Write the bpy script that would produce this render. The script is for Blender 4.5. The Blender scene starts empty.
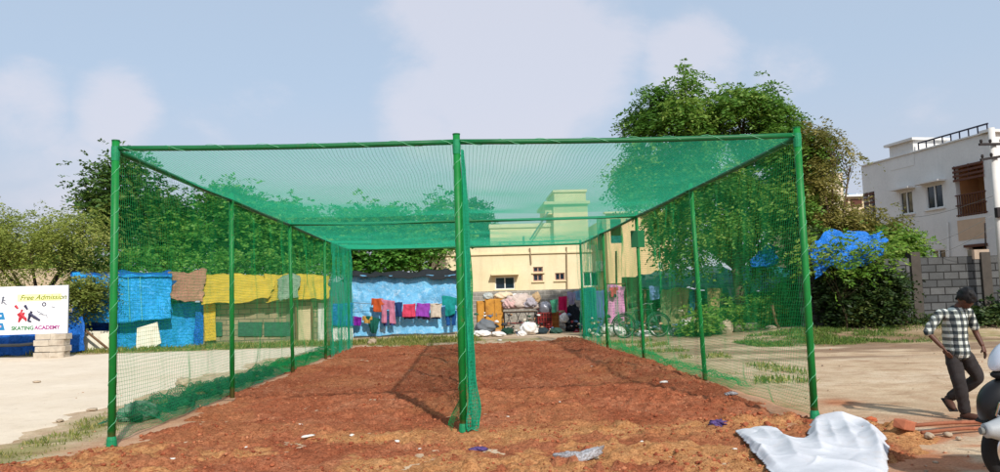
import bpy, math, random
import numpy as np
from mathutils import Vector, Matrix
R = math.radians
random.seed(7); rng = np.random.default_rng(11)
scene = bpy.context.scene
col = scene.collection

# ------------------------------------------------------------------ camera
CAMH = 1.6258; F = 750.0
FW = Vector((0.047812, 0.995326, 0.083901)); RT = Vector((0.998535, -0.045497, -0.029292)); UP = Vector((0.025338, -0.085179, 0.996043))
cam = bpy.data.cameras.new('camera'); camo = bpy.data.objects.new('camera', cam); col.objects.link(camo)
m = Matrix.Identity(4)
for i in range(3):
    m[i][0] = RT[i]; m[i][1] = UP[i]; m[i][2] = -FW[i]
m[2][3] = CAMH
camo.matrix_world = m
cam.sensor_width = 36; cam.lens = F / 1000 * 36; cam.clip_end = 3000; cam.clip_start = 0.05
scene.camera = camo

def ray(x, y): return FW * F + RT * (x - 500) - UP * (y - 236)
def g(x, y, z=0.0):                       # where the sight line meets the height z
    d = ray(x, y); t = (z - CAMH) / d.z
    return Vector((d.x * t, d.y * t, z))
def at(x, y, Y):                          # where it meets the depth Y
    d = ray(x, y); t = Y / d.y
    return Vector((d.x * t, Y, CAMH + d.z * t))
def on(x, y, P, n):                       # where it meets a plane
    d = ray(x, y); o = Vector((0, 0, CAMH)); t = (P - o).dot(n) / d.dot(n)
    return o + d * t

# ------------------------------------------------------------------ noise (numpy)
def _h(ix, iy, s):
    n = (ix.astype(np.int64) * 374761393 + iy.astype(np.int64) * 668265263 + s * 2147483647) & 0xffffffff
    n = ((n ^ (n >> 13)) * 1274126177) & 0xffffffff
    return ((n ^ (n >> 16)) & 0xffff) / 65535.0
def vn(x, y, s=0):
    x = np.asarray(x, float); y = np.asarray(y, float)
    ix = np.floor(x); iy = np.floor(y); fx = x - ix; fy = y - iy
    fx = fx * fx * (3 - 2 * fx); fy = fy * fy * (3 - 2 * fy)
    a = _h(ix, iy, s); b = _h(ix + 1, iy, s); c = _h(ix, iy + 1, s); d = _h(ix + 1, iy + 1, s)
    return (a * (1 - fx) + b * fx) * (1 - fy) + (c * (1 - fx) + d * fx) * fy
def fbm(x, y, o=4, s=0):
    r = 0; a = .5; t = 0
    for k in range(o):
        r = r + a * vn(x * 2 ** k + 17.3 * k, y * 2 ** k - 9.1 * k, s + k); t += a; a *= .5
    return r / t
def sst(a, b, x):
    t = np.clip((x - a) / (b - a), 0, 1); return t * t * (3 - 2 * t)

# ------------------------------------------------------------------ materials
def lin(c):
    return tuple(((v / 255) / 12.92 if v / 255 <= .04045 else ((v / 255 + .055) / 1.055) ** 2.4) for v in c)
class NT:
    def __init__(s, name):
        s.m = bpy.data.materials.new(name); s.m.use_nodes = True
        s.t = s.m.node_tree; s.t.nodes.clear(); s.out = s.n('ShaderNodeOutputMaterial')
    def n(s, k, **kw):
        nd = s.t.nodes.new(k)
        for a, b in kw.items():
            if a.startswith('i_'):
                a = a[2:]
                nd.inputs[int(a) if a.isdigit() else a.replace('_', ' ')].default_value = b
            else: setattr(nd, a, b)
        return nd
    def l(s, a, b): s.t.links.new(a, b)
    def coord(s, kind='Object', scale=(1, 1, 1), rot=(0, 0, 0)):
        tc = s.n('ShaderNodeTexCoord'); mp = s.n('ShaderNodeMapping'); mp.inputs['Scale'].default_value = scale; mp.inputs['Rotation'].default_value = rot
        s.l(tc.outputs[kind], mp.inputs[0]); return mp.outputs[0]
    def noise(s, v, scale, detail=4, rough=.6, dist=0):
        nd = s.n('ShaderNodeTexNoise'); nd.inputs['Scale'].default_value = scale; nd.inputs['Detail'].default_value = detail
        nd.inputs['Roughness'].default_value = rough; nd.inputs['Distortion'].default_value = dist
        s.l(v, nd.inputs['Vector']); return nd.outputs['Fac']
    def ramp(s, fac, stops):
        r = s.n('ShaderNodeValToRGB'); e = r.color_ramp.elements
        while len(e) > 1: e.remove(e[0])
        e[0].position = stops[0][0]; c = stops[0][1]; e[0].color = (*c, 1) if len(c) == 3 else c
        for p, c in stops[1:]:
            q = e.new(p); q.color = (*c, 1)
        s.l(fac, r.inputs[0]); return r.outputs[0]
    def mix(s, fac, a, b, mode='MIX'):
        x = s.n('ShaderNodeMix', data_type='RGBA', blend_type=mode)
        for sock, v in ((x.inputs[0], fac), (x.inputs[6], a), (x.inputs[7], b)):
            if isinstance(v, bpy.types.NodeSocket): s.l(v, sock)
            elif isinstance(v, (int, float)): sock.default_value = v
            else: sock.default_value = (*v[:3], 1)
        return x.outputs[2]
    def math(s, op, a, b=0.0, c=None):
        x = s.n('ShaderNodeMath', operation=op)
        for i, v in enumerate((a, b) if c is None else (a, b, c)):
            if isinstance(v, bpy.types.NodeSocket): s.l(v, x.inputs[i])
            else: x.inputs[i].default_value = v
        return x.outputs[0]
    def bump(s, h, strength=.5, dist=.02):
        b = s.n('ShaderNodeBump'); b.inputs['Strength'].default_value = strength; b.inputs['Distance'].default_value = dist
        s.l(h, b.inputs['Height']); return b.outputs[0]
    def bsdf(s, c, rough=.8, metal=0, nrm=None, spec=.3, transl=0, sheen=0, alpha=None):
        p = s.n('ShaderNodeBsdfPrincipled')
        if isinstance(c, bpy.types.NodeSocket): s.l(c, p.inputs['Base Color'])
        else: p.inputs['Base Color'].default_value = (*c[:3], 1)
        if isinstance(rough, bpy.types.NodeSocket): s.l(rough, p.inputs['Roughness'])
        else: p.inputs['Roughness'].default_value = rough
        p.inputs['Metallic'].default_value = metal; p.inputs['Specular IOR Level'].default_value = spec
        if nrm is not None: s.l(nrm, p.inputs['Normal'])
        o = p.outputs[0]
        if transl:
            t = s.n('ShaderNodeBsdfTranslucent')
            if isinstance(c, bpy.types.NodeSocket): s.l(c, t.inputs[0])
            else: t.inputs[0].default_value = (*c[:3], 1)
            if nrm is not None: s.l(nrm, t.inputs['Normal'])
            x = s.n('ShaderNodeMixShader'); x.inputs[0].default_value = transl; s.l(o, x.inputs[1]); s.l(t.outputs[0], x.inputs[2]); o = x.outputs[0]
        s.l(o, s.out.inputs[0]); return s.m

_M = {}
def mat(name, c, var=.25, scale=3, rough=.8, metal=0, bump=.0, bscale=20, bdist=.01, transl=0, spec=.3, c2=None, dirt=None, dscale=1.5):
    """worn surface: base colour, mottling towards c2, optional dirt blotches"""
    if name in _M: return _M[name]
    t = NT(name); v = t.coord()
    c2 = c2 or tuple(x * (1 - var) for x in c)
    k = t.ramp(t.noise(v, scale, 5, .65), [(.3, c2), (.7, c)])
    if dirt:
        k = t.mix(t.ramp(t.noise(v, dscale, 6, .7, .5), [(.48, (0, 0, 0)), (.68, (1, 1, 1))]), k, dirt)
    nr = t.bump(t.noise(v, bscale, 4, .6), bump, bdist) if bump else None
    _M[name] = t.bsdf(k, rough, metal, nr, spec, transl); return _M[name]

def leafmat(name, a, b, c, transl=.35):
    t = NT(name)
    at_ = t.n('ShaderNodeAttribute', attribute_name='tone')
    k = t.ramp(at_.outputs['Fac'], [(0, a), (.5, b), (1, c)])
    return t.bsdf(k, .55, 0, None, .35, transl)

# ------------------------------------------------------------------ object helpers
def tag(o, label=None, cat=None, group=None, kind=None):
    if label: o['label'] = label
    if cat: o['category'] = cat
    if group: o['group'] = group
    if kind: o['kind'] = kind
    return o
def empty(name, loc=(0, 0, 0), rz=0, label=None, cat=None, group=None):
    o = bpy.data.objects.new(name, None); col.objects.link(o); o.location = loc; o.rotation_euler = (0, 0, rz)
    o.empty_display_size = .1
    return tag(o, label, cat, group)
def npmesh(name, V, Fq, m=None, parent=None, smooth=False, tone=None, tri=False):
    V = np.asarray(V, np.float32).reshape(-1, 3); Fq = np.asarray(Fq, np.int32); k = Fq.shape[1]
    me = bpy.data.meshes.new(name); me.vertices.add(len(V)); me.vertices.foreach_set('co', V.ravel())
    me.loops.add(Fq.size); me.loops.foreach_set('vertex_index', Fq.ravel())
    me.polygons.add(len(Fq)); me.polygons.foreach_set('loop_start', np.arange(0, Fq.size, k, dtype=np.int32)); 
    me.polygons.foreach_set('loop_total', np.full(len(Fq), k, np.int32))
    if tone is not None:
        a = me.attributes.new('tone', 'FLOAT', 'FACE'); a.data.foreach_set('value', np.asarray(tone, np.float32))
    me.update(calc_edges=True); me.validate()
    if smooth: me.shade_smooth()
    if m: me.materials.append(m)
    o = bpy.data.objects.new(name, me); col.objects.link(o); o.parent = parent
    return o
class MB:
    def __init__(s): s.v = []; s.f = []
    def add(s, vs, fs):
        b = len(s.v); s.v += [tuple(v) for v in vs]; s.f += [tuple(i + b for i in f) for f in fs]; return s
    def box(s, c, d, M=None, j=0):
        x, y, z = [q / 2 for q in d]; vs = []
        for a in (-1, 1):
            for b in (-1, 1):
                for e in (-1, 1):
                    p = Vector((a * x + random.uniform(-j, j), b * y + random.uniform(-j, j), e * z + random.uniform(-j, j)))
                    if M: p = M @ p
                    vs.append(p + Vector(c))
        return s.add(vs, [(0, 1, 3, 2), (4, 6, 7, 5), (0, 4, 5, 1), (2, 3, 7, 6), (0, 2, 6, 4), (1, 5, 7, 3)])
    def tube(s, pts, r, n=8, cap=True):
        pts = [Vector(p) for p in pts]; rs = r if isinstance(r, (list, tuple)) else [r] * len(pts)
        L = len(pts); vs = []; N = None
        for i, p in enumerate(pts):
            t = (pts[min(i + 1, L - 1)] - pts[max(i - 1, 0)])
            t = t.normalized() if t.length > 1e-9 else Vector((0, 0, 1))
            if N is None: N = t.orthogonal().normalized()
            N = (N - t * N.dot(t)); N = N.normalized() if N.length > 1e-6 else t.orthogonal().normalized()
            B = t.cross(N)
            for k in range(n):
                a = 2 * math.pi * k / n; vs.append(p + (N * math.cos(a) + B * math.sin(a)) * rs[i])
        fs = [(i * n + k, i * n + (k + 1) % n, (i + 1) * n + (k + 1) % n, (i + 1) * n + k) for i in range(L - 1) for k in range(n)]
        if cap: fs += [tuple(range(n - 1, -1, -1)), tuple((L - 1) * n + k for k in range(n))]
        return s.add(vs, fs)
    def torus(s, c, R_, r, axis='x', n=40, k=10, flat=1):
        vs = []; fs = []
        for i in range(n):
            a = 2 * math.pi * i / n
            for j in range(k):
                b = 2 * math.pi * j / k; q = R_ + r * math.cos(b); w = r * math.sin(b) * flat
                p = {'x': (w, q * math.cos(a), q * math.sin(a)), 'y': (q * math.cos(a), w, q * math.sin(a)), 'z': (q * math.cos(a), q * math.sin(a), w)}[axis]
                vs.append(Vector(p) + Vector(c))
                fs.append((i * k + j, ((i + 1) % n) * k + j, ((i + 1) % n) * k + (j + 1) % k, i * k + (j + 1) % k))
        return s.add(vs, fs)
    def build(s, name, m, parent=None, smooth=False, bevel=0, loc=None):
        me = bpy.data.meshes.new(name); me.from_pydata(s.v, [], s.f); me.validate()
        if smooth: me.shade_smooth()
        me.materials.append(m)
        o = bpy.data.objects.new(name, me); col.objects.link(o); o.parent = parent
        if loc: o.location = loc
        if bevel:
            b = o.modifiers.new('bevel', 'BEVEL'); b.width = bevel; b.segments = 2; b.limit_method = 'ANGLE'
        return o
def rebase(o, loc=None):
    """put the origin of a world-space mesh at the middle of its base"""
    me = o.data; n = len(me.vertices); a = np.empty(n * 3, np.float32); me.vertices.foreach_get('co', a); a = a.reshape(-1, 3)
    c = np.array(loc if loc is not None else [(a[:, 0].min() + a[:, 0].max()) / 2, (a[:, 1].min() + a[:, 1].max()) / 2, a[:, 2].min()])
    me.vertices.foreach_set('co', (a - c).astype(np.float32).ravel()); me.update(); o.location = c; return o

def sheet(name, C, m, parent=None, nx=30, ny=20, amp=.04, fs=2.0, thick=.01, seed=0, edge=.03, sag=0, folds=0, base=None, smooth=True):
    """cloth / tarpaulin between four corners (top-left, top-right, bottom-right, bottom-left), rumpled"""
    C = [np.array(c, float) for c in C]
    u, v = np.meshgrid(np.linspace(0, 1, nx + 1), np.linspace(0, 1, ny + 1))
    U = u[..., None]; W = v[..., None]
    P = (C[0] * (1 - U) + C[1] * U) * (1 - W) + (C[3] * (1 - U) + C[2] * U) * W
    n = np.cross(C[1] - C[0], C[3] - C[0]); n /= np.linalg.norm(n)
    w = np.linalg.norm(C[1] - C[0]); h = np.linalg.norm(C[3] - C[0])
    d = (fbm(u * w * fs, v * h * fs, 4, seed) - .5) * 2 * amp
    rd = np.abs(fbm(u * w * fs * 1.4 + 5, v * h * fs * .8, 3, seed + 5) - .5) * amp * 2.2
    d = d - rd
    if folds: d = d + folds * np.sin(u * w * 22 + 3 * fbm(u * 3, v * 2, 2, seed + 3)) * (.3 + .7 * v)
    P = P + n * d[..., None]
    ex = (fbm(u * w * 1.3 + 31, v * h * 1.3, 3, seed + 9) - .5) * 2 * edge
    P[..., 2] += ex * (np.abs(v - .5) * 2) ** 2 * 1.5
    P[..., 0] += (fbm(u * 3 + 3, v * h * 2, 3, seed + 19) - .5) * 2 * edge * (np.abs(u - .5) * 2) ** 4
    P[..., 2] -= sag * np.sin(u * math.pi) * (1 - v)
    I = np.arange((nx + 1) * (ny + 1)).reshape(ny + 1, nx + 1)
    Fq = np.stack([I[:-1, :-1], I[1:, :-1], I[1:, 1:], I[:-1, 1:]], -1).reshape(-1, 4)
    o = npmesh(name, P.reshape(-1, 3), Fq, m, parent, smooth)
    if thick:
        s_ = o.modifiers.new('solid', 'SOLIDIFY'); s_.thickness = thick; s_.offset = 0
    if parent is None: rebase(o)
    return o

ICO = None
def ico(sub=1):
    import bmesh
    b = bmesh.new(); bmesh.ops.create_icosphere(b, subdivisions=sub, radius=1)
    V = np.array([v.co[:] for v in b.verts]); Fq = np.array([[v.index for v in f.verts] for f in b.faces]); b.free(); return V, Fq
def blobs(name, P, S, m, sub=1, j=.3, flat=.7, parent=None, smooth=False):
    """many irregular lumps in one mesh; P points, S sizes"""
    V, Fq = ico(sub); n = len(P); P = np.asarray(P, float); S = np.asarray(S, float)
    A = rng.uniform(0, 2 * math.pi, n); c, s = np.cos(A)[:, None], np.sin(A)[:, None]
    sc = rng.uniform(.6, 1.3, (n, 3)) * S[:, None]; sc[:, 2] *= flat
    Q = V[None] * (1 + rng.uniform(-j, j, (n, len(V), 1))) * sc[:, None, :]
    X = Q[..., 0] * c - Q[..., 1] * s; Y = Q[..., 0] * s + Q[..., 1] * c
    Q = np.stack([X, Y, Q[..., 2]], -1) + P[:, None, :]
    FF = (Fq[None] + (np.arange(n) * len(V))[:, None, None]).reshape(-1, 3)
    return npmesh(name, Q.reshape(-1, 3), FF, m, parent, smooth)
def crumple(name, loc, size, m, label, cat, seed=0, sub=4, rz=0, group=None, k=3.0, amp=.35, parent=None):
    """one crumpled lump: bag, bundle, sack, stone"""
    V, Fq = ico(sub)
    a = fbm(V[:, 0] * k + V[:, 2] * 1.7 + seed * 3.1, V[:, 1] * k - V[:, 2] * 1.3, 4, seed) - .5
    b = np.abs(fbm(V[:, 0] * k * 1.7 - V[:, 2] * 2 + 7, V[:, 1] * k * 1.7 + V[:, 2] * 2.1, 3, seed + 4) - .5)
    V = V * (1 + amp * a * 2 - amp * b * 1.6)[:, None] * np.array(size) / 2
    V[:, 2] = np.maximum(V[:, 2], -size[2] * .3)
    V[:, 2] -= V[:, 2].min()
    o = npmesh(name, V, Fq, m, parent, True)
    o.location = loc; o.rotation_euler = (0, 0, rz)
    return tag(o, label, cat, group)
def text(name, s, size, m, parent, loc, M3, shear=0, ext=.004, bold=0):
    cu = bpy.data.curves.new(name, 'FONT'); cu.body = s; cu.size = size; cu.extrude = ext; cu.shear = shear; cu.offset = bold; cu.align_x = 'LEFT'
    t = bpy.data.objects.new(name + '_c', cu); col.objects.link(t)
    me = bpy.data.meshes.new_from_object(t.evaluated_get(bpy.context.evaluated_depsgraph_get()))
    bpy.data.objects.remove(t); me.materials.clear(); me.materials.append(m)
    o = bpy.data.objects.new(name, me); col.objects.link(o); o.parent = parent
    o.matrix_local = Matrix.Translation(loc) @ M3.to_4x4(); return o

# ------------------------------------------------------------------ light and sky
SUN = Vector((1.35, -4.31, 3.66)).normalized()
el = math.asin(SUN.z); az = math.atan2(SUN.x, SUN.y)
sl = bpy.data.lights.new('sun', 'SUN'); so = bpy.data.objects.new('sun', sl); col.objects.link(so)
sl.energy = 4.3; sl.angle = R(1.2); sl.color = (1, .955, .89); so.rotation_euler = (-SUN).to_track_quat('-Z', 'Y').to_euler(); so.location = (4, -12, 11)
w = bpy.data.worlds.new('World'); scene.world = w; w.use_nodes = True
nt = w.node_tree; nt.nodes.clear()
def wn(k, **kw):
    n = nt.nodes.new(k)
    for a, b in kw.items(): setattr(n, a, b)
    return n
sky = wn('ShaderNodeTexSky', sky_type='NISHITA', sun_disc=False, sun_elevation=el, sun_rotation=az, air_density=1.0, dust_density=2.2, ozone_density=1.3)
bg = wn('ShaderNodeBackground'); bg.inputs[1].default_value = .15
wo = wn('ShaderNodeOutputWorld'); tc = wn('ShaderNodeTexCoord')
def wmath(op, a, b=0.0):
    n = wn('ShaderNodeMath', operation=op)
    for i, v in enumerate((a, b)):
        if isinstance(v, bpy.types.NodeSocket): nt.links.new(v, n.inputs[i])
        else: n.inputs[i].default_value = v
    return n.outputs[0]
mp = wn('ShaderNodeMapping'); mp.inputs['Scale'].default_value = (1, 1, 1.7); nt.links.new(tc.outputs['Generated'], mp.inputs[0])
nz = wn('ShaderNodeTexNoise'); nz.inputs['Scale'].default_value = 4.5; nz.inputs['Detail'].default_value = 9; nz.inputs['Roughness'].default_value = .6; nz.inputs['Distortion'].default_value = .25
nt.links.new(mp.outputs[0], nz.inputs['Vector'])
tot = None
for (px, py, rad, st) in ((505, 10, .17, 1.0), (500, 90, .15, .95), (420, 105, .09, .8), (560, 60, .12, .8), (110, 115, .065, 1.0), (25, 110, .07, 1.0), (60, 150, .12, .7), (700, 75, .09, .7), (780, 75, .08, .55), (900, 90, .10, .35), (250, 130, .12, .45)):
    d = ray(px, py).normalized(); vm = wn('ShaderNodeVectorMath', operation='DISTANCE'); nt.links.new(tc.outputs['Generated'], vm.inputs[0]); vm.inputs[1].default_value = d
    mr = wn('ShaderNodeMapRange', interpolation_type='SMOOTHSTEP'); nt.links.new(vm.outputs['Value'], mr.inputs['Value'])
    mr.inputs['From Min'].default_value = rad * 1.35; mr.inputs['From Max'].default_value = rad * .25; mr.inputs['To Min'].default_value = 0; mr.inputs['To Max'].default_value = st
    tot = mr.outputs[0] if tot is None else wmath('MAXIMUM', tot, mr.outputs[0])
sh = wmath('ADD', tot, wmath('MULTIPLY', wmath('SUBTRACT', nz.outputs['Fac'], .5), 1.9))
mr = wn('ShaderNodeMapRange', interpolation_type='SMOOTHSTEP'); nt.links.new(sh, mr.inputs['Value']); mr.inputs['From Min'].default_value = .3; mr.inputs['From Max'].default_value = .85
mask = wmath('MULTIPLY', mr.outputs[0], .5)
sp = wn('ShaderNodeSeparateXYZ'); nt.links.new(tc.outputs['Generated'], sp.inputs[0])
hz = wn('ShaderNodeMapRange', interpolation_type='SMOOTHSTEP'); nt.links.new(sp.outputs['Z'], hz.inputs['Value']); hz.inputs['From Min'].default_value = .30; hz.inputs['From Max'].default_value = 0.02; hz.inputs['To Max'].default_value = .8
SKYK = 1.0
def cm(fac, a, b):
    x = wn('ShaderNodeMix', data_type='RGBA')
    for s_, v in ((x.inputs[0], fac), (x.inputs[6], a), (x.inputs[7], b)):
        if isinstance(v, bpy.types.NodeSocket): nt.links.new(v, s_)
        elif isinstance(v, float): s_.default_value = v
        else: s_.default_value = (*v, 1)
    return x.outputs[2]
c0 = cm(.75, sky.outputs[0], (3.6, 4.4, 5.45))
c1 = cm(hz.outputs[0], c0, (4.0, 4.05, 4.7))      # low summer haze
c2 = cm(mask, c1, (5.6, 5.3, 5.75))                              # soft cumulus
nt.links.new(c2, bg.inputs[0]); nt.links.new(bg.outputs[0], wo.inputs[0])
scene.view_settings.view_transform = 'Standard'; scene.view_settings.look = 'None'; scene.view_settings.exposure = 0.0
scene.cycles.max_bounces = 6; scene.cycles.diffuse_bounces = 3; scene.cycles.glossy_bounces = 2; scene.cycles.transmission_bounces = 4; scene.cycles.transparent_max_bounces = 8
scene.cycles.use_denoising = True; scene.cycles.caustics_reflective = False; scene.cycles.caustics_refractive = False

# ------------------------------------------------------------------ cage dimensions
CX, D0, W1, W2, LN, HP = -.066, 9.333, 4.198, 4.381, 18.34, 3.66
XL, XR = CX - W1, CX + W2
BY = [D0 + LN * i / 4 for i in range(5)]

# ------------------------------------------------------------------ GROUND
def bank(x, y):   # the ground rises a little towards the block wall and the shacks
    return .35 * sst(22, 26.0, y) * sst(8.0, 12, x)
def gz(x, y): return (fbm(x * .6, y * .6, 3, 3) - .5) * .05 * sst(3, 6, y) + (fbm(x * 5, y * 5, 3, 8) - .5) * .012 + bank(x, y)
def redmask(x, y):
    n = (fbm(x * .9, y * .9, 4, 21) - .5)
    n2 = (fbm(x * 3, y * 3, 3, 41) - .5)
    left = sst(-.35, .45, x - (XL - .12) - .25 * sst(9.6, 7.5, y) * 0 + n * 1.0 + n2 * .5)
    lf = sst(10, 8, y)
    left = left * (1 - lf) + lf * sst(-.4, .4, x + 4.9 + n * 1.2 + n2 * .5)
    right = sst(-.4, .45, (XR + .15) - x + n * 1.1 + n2 * .5)
    rf = sst(9.8, 9.2, y)
    edge = 4.55 + .55 * sst(9.4, 8.4, y) - (8.4 - y) * .9 * sst(8.6, 8.2, y)
    right = right * (1 - rf) + rf * sst(-.5, .5, edge - x + n * 1.8 + n2 * .8)
    back = sst(-.6, .7, 28.1 - y + n * 1.5)
    return left * right * back
def axis_pts(a, b, f):
    p = [a]
    while p[-1] < b: p.append(p[-1] + f(p[-1]))
    return np.array(p)
def gridmesh(name, X, Y, zf, m, attrs=None, keep=None):
    x, y = np.meshgrid(X, Y); z = zf(x, y); I = np.arange(x.size).reshape(x.shape)
    Fq = np.stack([I[:-1, :-1], I[:-1, 1:], I[1:, 1:], I[1:, :-1]], -1).reshape(-1, 4)
    V = np.stack([x, y, z], -1).reshape(-1, 3)
    if keep is not None:
        kf = keep(x, y).ravel()[Fq].any(1); Fq = Fq[kf]
        u = np.unique(Fq); mp_ = np.zeros(len(V), int); mp_[u] = np.arange(len(u)); V = V[u]; Fq = mp_[Fq]; sel = u
    else: sel = slice(None)
    o = npmesh(name, V, Fq, m, None, True)
    for an, fn in (attrs or {}).items():
        a = o.data.attributes.new(an, 'FLOAT', 'POINT'); a.data.foreach_set('value', fn(x, y).ravel()[sel].astype(np.float32))
    return o
# pale trodden dirt, everywhere
t = NT('pale_dirt'); v = t.coord()
n1 = t.noise(v, .35, 5, .65, .4); n2 = t.noise(v, 2.3, 6, .7); n3 = t.noise(v, 38, 4, .7)
k = t.ramp(n1, [(.3, lin((190, 164, 134))), (.5, lin((206, 182, 152))), (.7, lin((215, 196, 170)))])
k = t.mix(t.ramp(n2, [(.45, (0, 0, 0)), (.72, (.75, .75, .75))]), k, lin((172, 136, 106)))
at_ = t.n('ShaderNodeAttribute', attribute_name='rust')
k = t.mix(t.math('MULTIPLY', at_.outputs['Fac'], .85), k, t.ramp(n2, [(.3, lin((165, 92, 58))), (.7, lin((196, 134, 96)))]))
at_ = t.n('ShaderNodeAttribute', attribute_name='green')
k = t.mix(at_.outputs['Fac'], k, t.ramp(n2, [(.3, lin((120, 118, 72))), (.7, lin((168, 158, 108)))]))
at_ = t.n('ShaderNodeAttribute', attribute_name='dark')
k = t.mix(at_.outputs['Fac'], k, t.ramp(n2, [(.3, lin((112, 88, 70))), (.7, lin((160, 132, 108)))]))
vs = t.coord('Object', (.7, 1.3, 1), (0, 0, .4)); n4 = t.noise(vs, 1.3, 7, .75, .3); k = t.mix(.4, k, t.ramp(n4, [(.38, lin((176, 150, 128))), (.52, (1, 1, 1))]), 'MULTIPLY')
k = t.mix(.45, k, t.ramp(n3, [(.35, (.35, .33, .3)), (.6, (1, 1, 1))]), 'MULTIPLY')
M_dirt = t.bsdf(k, .95, 0, t.bump(t.math('ADD', t.math('MULTIPLY', n3, .4), n2), .5, .03), .1)
Xs = np.concatenate([[-900, -400, -200, -100, -60, -40], axis_pts(-30, 30, lambda q: .11 if abs(q) < 9 else .25), [42, 60, 100, 200, 400, 900]])
Ys = np.concatenate([[-60, -20, -8, 0], axis_pts(2, 60, lambda q: .04 + max(0, q - 5) * .009), [70, 90, 130, 200, 400, 900, 2000]])
def rust(x, y):
    n = fbm(x * 1.6, y * 1.6, 4, 61); n2 = fbm(x * 6, y * 6, 3, 62)
    near = sst(9.9, 8.6, y) * sst(2.5, 4.2, x) * sst(.42, .58, n * .6 + n2 * .4)
    rim = np.exp(-((x - XR) / .6) ** 2) * sst(9, 10, y) * sst(28, 26, y) * .7
    spot = np.exp(-(((x - 5.35) / .3) ** 2 + ((y - 10.75) / .42) ** 2) * 1.2) * 1.1
    lf = sst(9.9, 8.8, y) * sst(-4, -5.2, x) * sst(.42, .6, n) + np.exp(-((x - XL) / .45) ** 2) * .6
    return np.clip(near + rim + spot + lf, 0, 1)
def green(x, y):
    n = fbm(x * 1.2, y * 1.2, 4, 71) + .35 * (fbm(x * 7, y * 7, 2, 72) - .5)
    a = sst(.9, .0, np.abs(x - (-5.35 + .02 * (y - 9)))) * sst(29, 24, y)
    b = sst(1.4, 0, np.abs(y - 30.2)) * (x < 3)
    c = sst(2.0, .5, np.abs(y - 22.6)) * sst(9.0, 10.5, x)
    d = sst(.8, 0, np.abs(x - 5.0)) * sst(12, 14, y) * .7
    return np.clip((a + b + c + d) * sst(.33, .55, n), 0, 1)
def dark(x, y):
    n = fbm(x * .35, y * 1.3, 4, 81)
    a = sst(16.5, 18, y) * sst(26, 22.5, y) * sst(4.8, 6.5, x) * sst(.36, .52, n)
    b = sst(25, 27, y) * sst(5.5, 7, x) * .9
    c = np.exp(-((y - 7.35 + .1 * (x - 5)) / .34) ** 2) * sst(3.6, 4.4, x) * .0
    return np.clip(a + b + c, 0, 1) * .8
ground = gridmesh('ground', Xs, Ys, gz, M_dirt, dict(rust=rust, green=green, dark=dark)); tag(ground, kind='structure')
# pale compacted road on the left
t = NT('road_pale'); v = t.coord(); n1 = t.noise(v, .5, 5, .6, .3); n2 = t.noise(v, 3.5, 6, .7); n3 = t.noise(v, 60, 3, .7)
k = t.ramp(n1, [(.3, lin((216, 198, 174))), (.7, lin((228, 212, 190)))])
k = t.mix(t.ramp(n2, [(.52, (0, 0, 0)), (.75, (.5, .5, .5))]), k, lin((186, 166, 142)))
k = t.mix(.2, k, t.ramp(n3, [(.35, (.5, .48, .45)), (.6, (1, 1, 1))]), 'MULTIPLY')
M_road = t.bsdf(k, .9, 0, t.bump(t.math('ADD', n3, n2), .25, .01), .15)
def roadmask(x, y):
    n = fbm(x * .8, y * .8, 4, 91) - .5; n2 = fbm(x * 4, y * 4, 3, 92) - .5
    e = np.interp(y, [5, 8, 9.8, 13.5, 18, 24, 30], [-6.6, -6.2, -5.75, -5.95, -6.2, -5.9, -4.6])
    return sst(-.25, .25, e - x + n * 1.2 + n2 * .5) * sst(-.3, .3, 29.4 - y + n * 1.5 + n2 * .4) 
road = gridmesh('road', axis_pts(-40, -3, lambda q: .5 if q < -18 else .09), axis_pts(2, 31, lambda q: .04 + q * .006), lambda x, y: gz(x, y) - .05 + .065 * roadmask(x, y), M_road, keep=lambda x, y: roadmask(x, y) > .02)
tag(road, kind='structure')
# red soil bed
t = NT('red_soil'); v = t.coord(); n1 = t.noise(v, .8, 5, .7, .6); n2 = t.noise(v, 6, 6, .75); n3 = t.noise(v, 45, 5, .75)
k = t.ramp(n1, [(.3, lin((154, 90, 62))), (.5, lin((180, 112, 80))), (.7, lin((198, 136, 102)))])
k = t.mix(t.ramp(n2, [(.4, (0, 0, 0)), (.7, (.8, .8, .8))]), k, lin((146, 78, 52)))
at_ = t.n('ShaderNodeAttribute', attribute_name='sand')
k = t.mix(at_.outputs['Fac'], k, t.ramp(n2, [(.35, lin((190, 134, 84))), (.65, lin((212, 160, 110)))]))
n6 = t.noise(v, 17, 5, .75); k = t.mix(.55, k, t.ramp(n6, [(.36, (.5, .42, .38)), (.5, (.95, .92, .9)), (.64, (1.15, 1.15, 1.15))]), 'MULTIPLY'); k = t.mix(.75, k, t.ramp(n3, [(.38, (.34, .28, .25)), (.56, (1, 1, 1))]), 'MULTIPLY')
M_soil = t.bsdf(k, .97, 0, t.bump(t.math('ADD', t.math('MULTIPLY', n3, .6), n2), .9, .035), .05)
def soilz(x, y):
    mk = redmask(x, y)
    b = (fbm(x * 1.1, y * 1.1, 3, 101) - .5) * .07 + np.abs(fbm(x * 4.5, y * 4.5, 4, 102) - .5) * .10 * (.5 + .9 * fbm(x * .7, y * .7, 2, 104)) + (fbm(x * 11, y * 11, 3, 103) - .5) * .085 * (.5 + fbm(x * 1.3, y * 1.3, 2, 106)) + .05 * sst(.58, .72, vn(x * 7, y * 7, 107)) * sst(.45, .6, fbm(x * 1.1, y * 1.1, 3, 108))
    berm = .10 * np.exp(-((x - (XR - .6)) / .55) ** 2) * sst(11, 15, y) + .06 * np.exp(-((x - (XL + .5)) / .5) ** 2) * sst(11, 15, y) * 0
    return gz(x, y) - .10 + mk * (.12 + b + berm)
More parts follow.
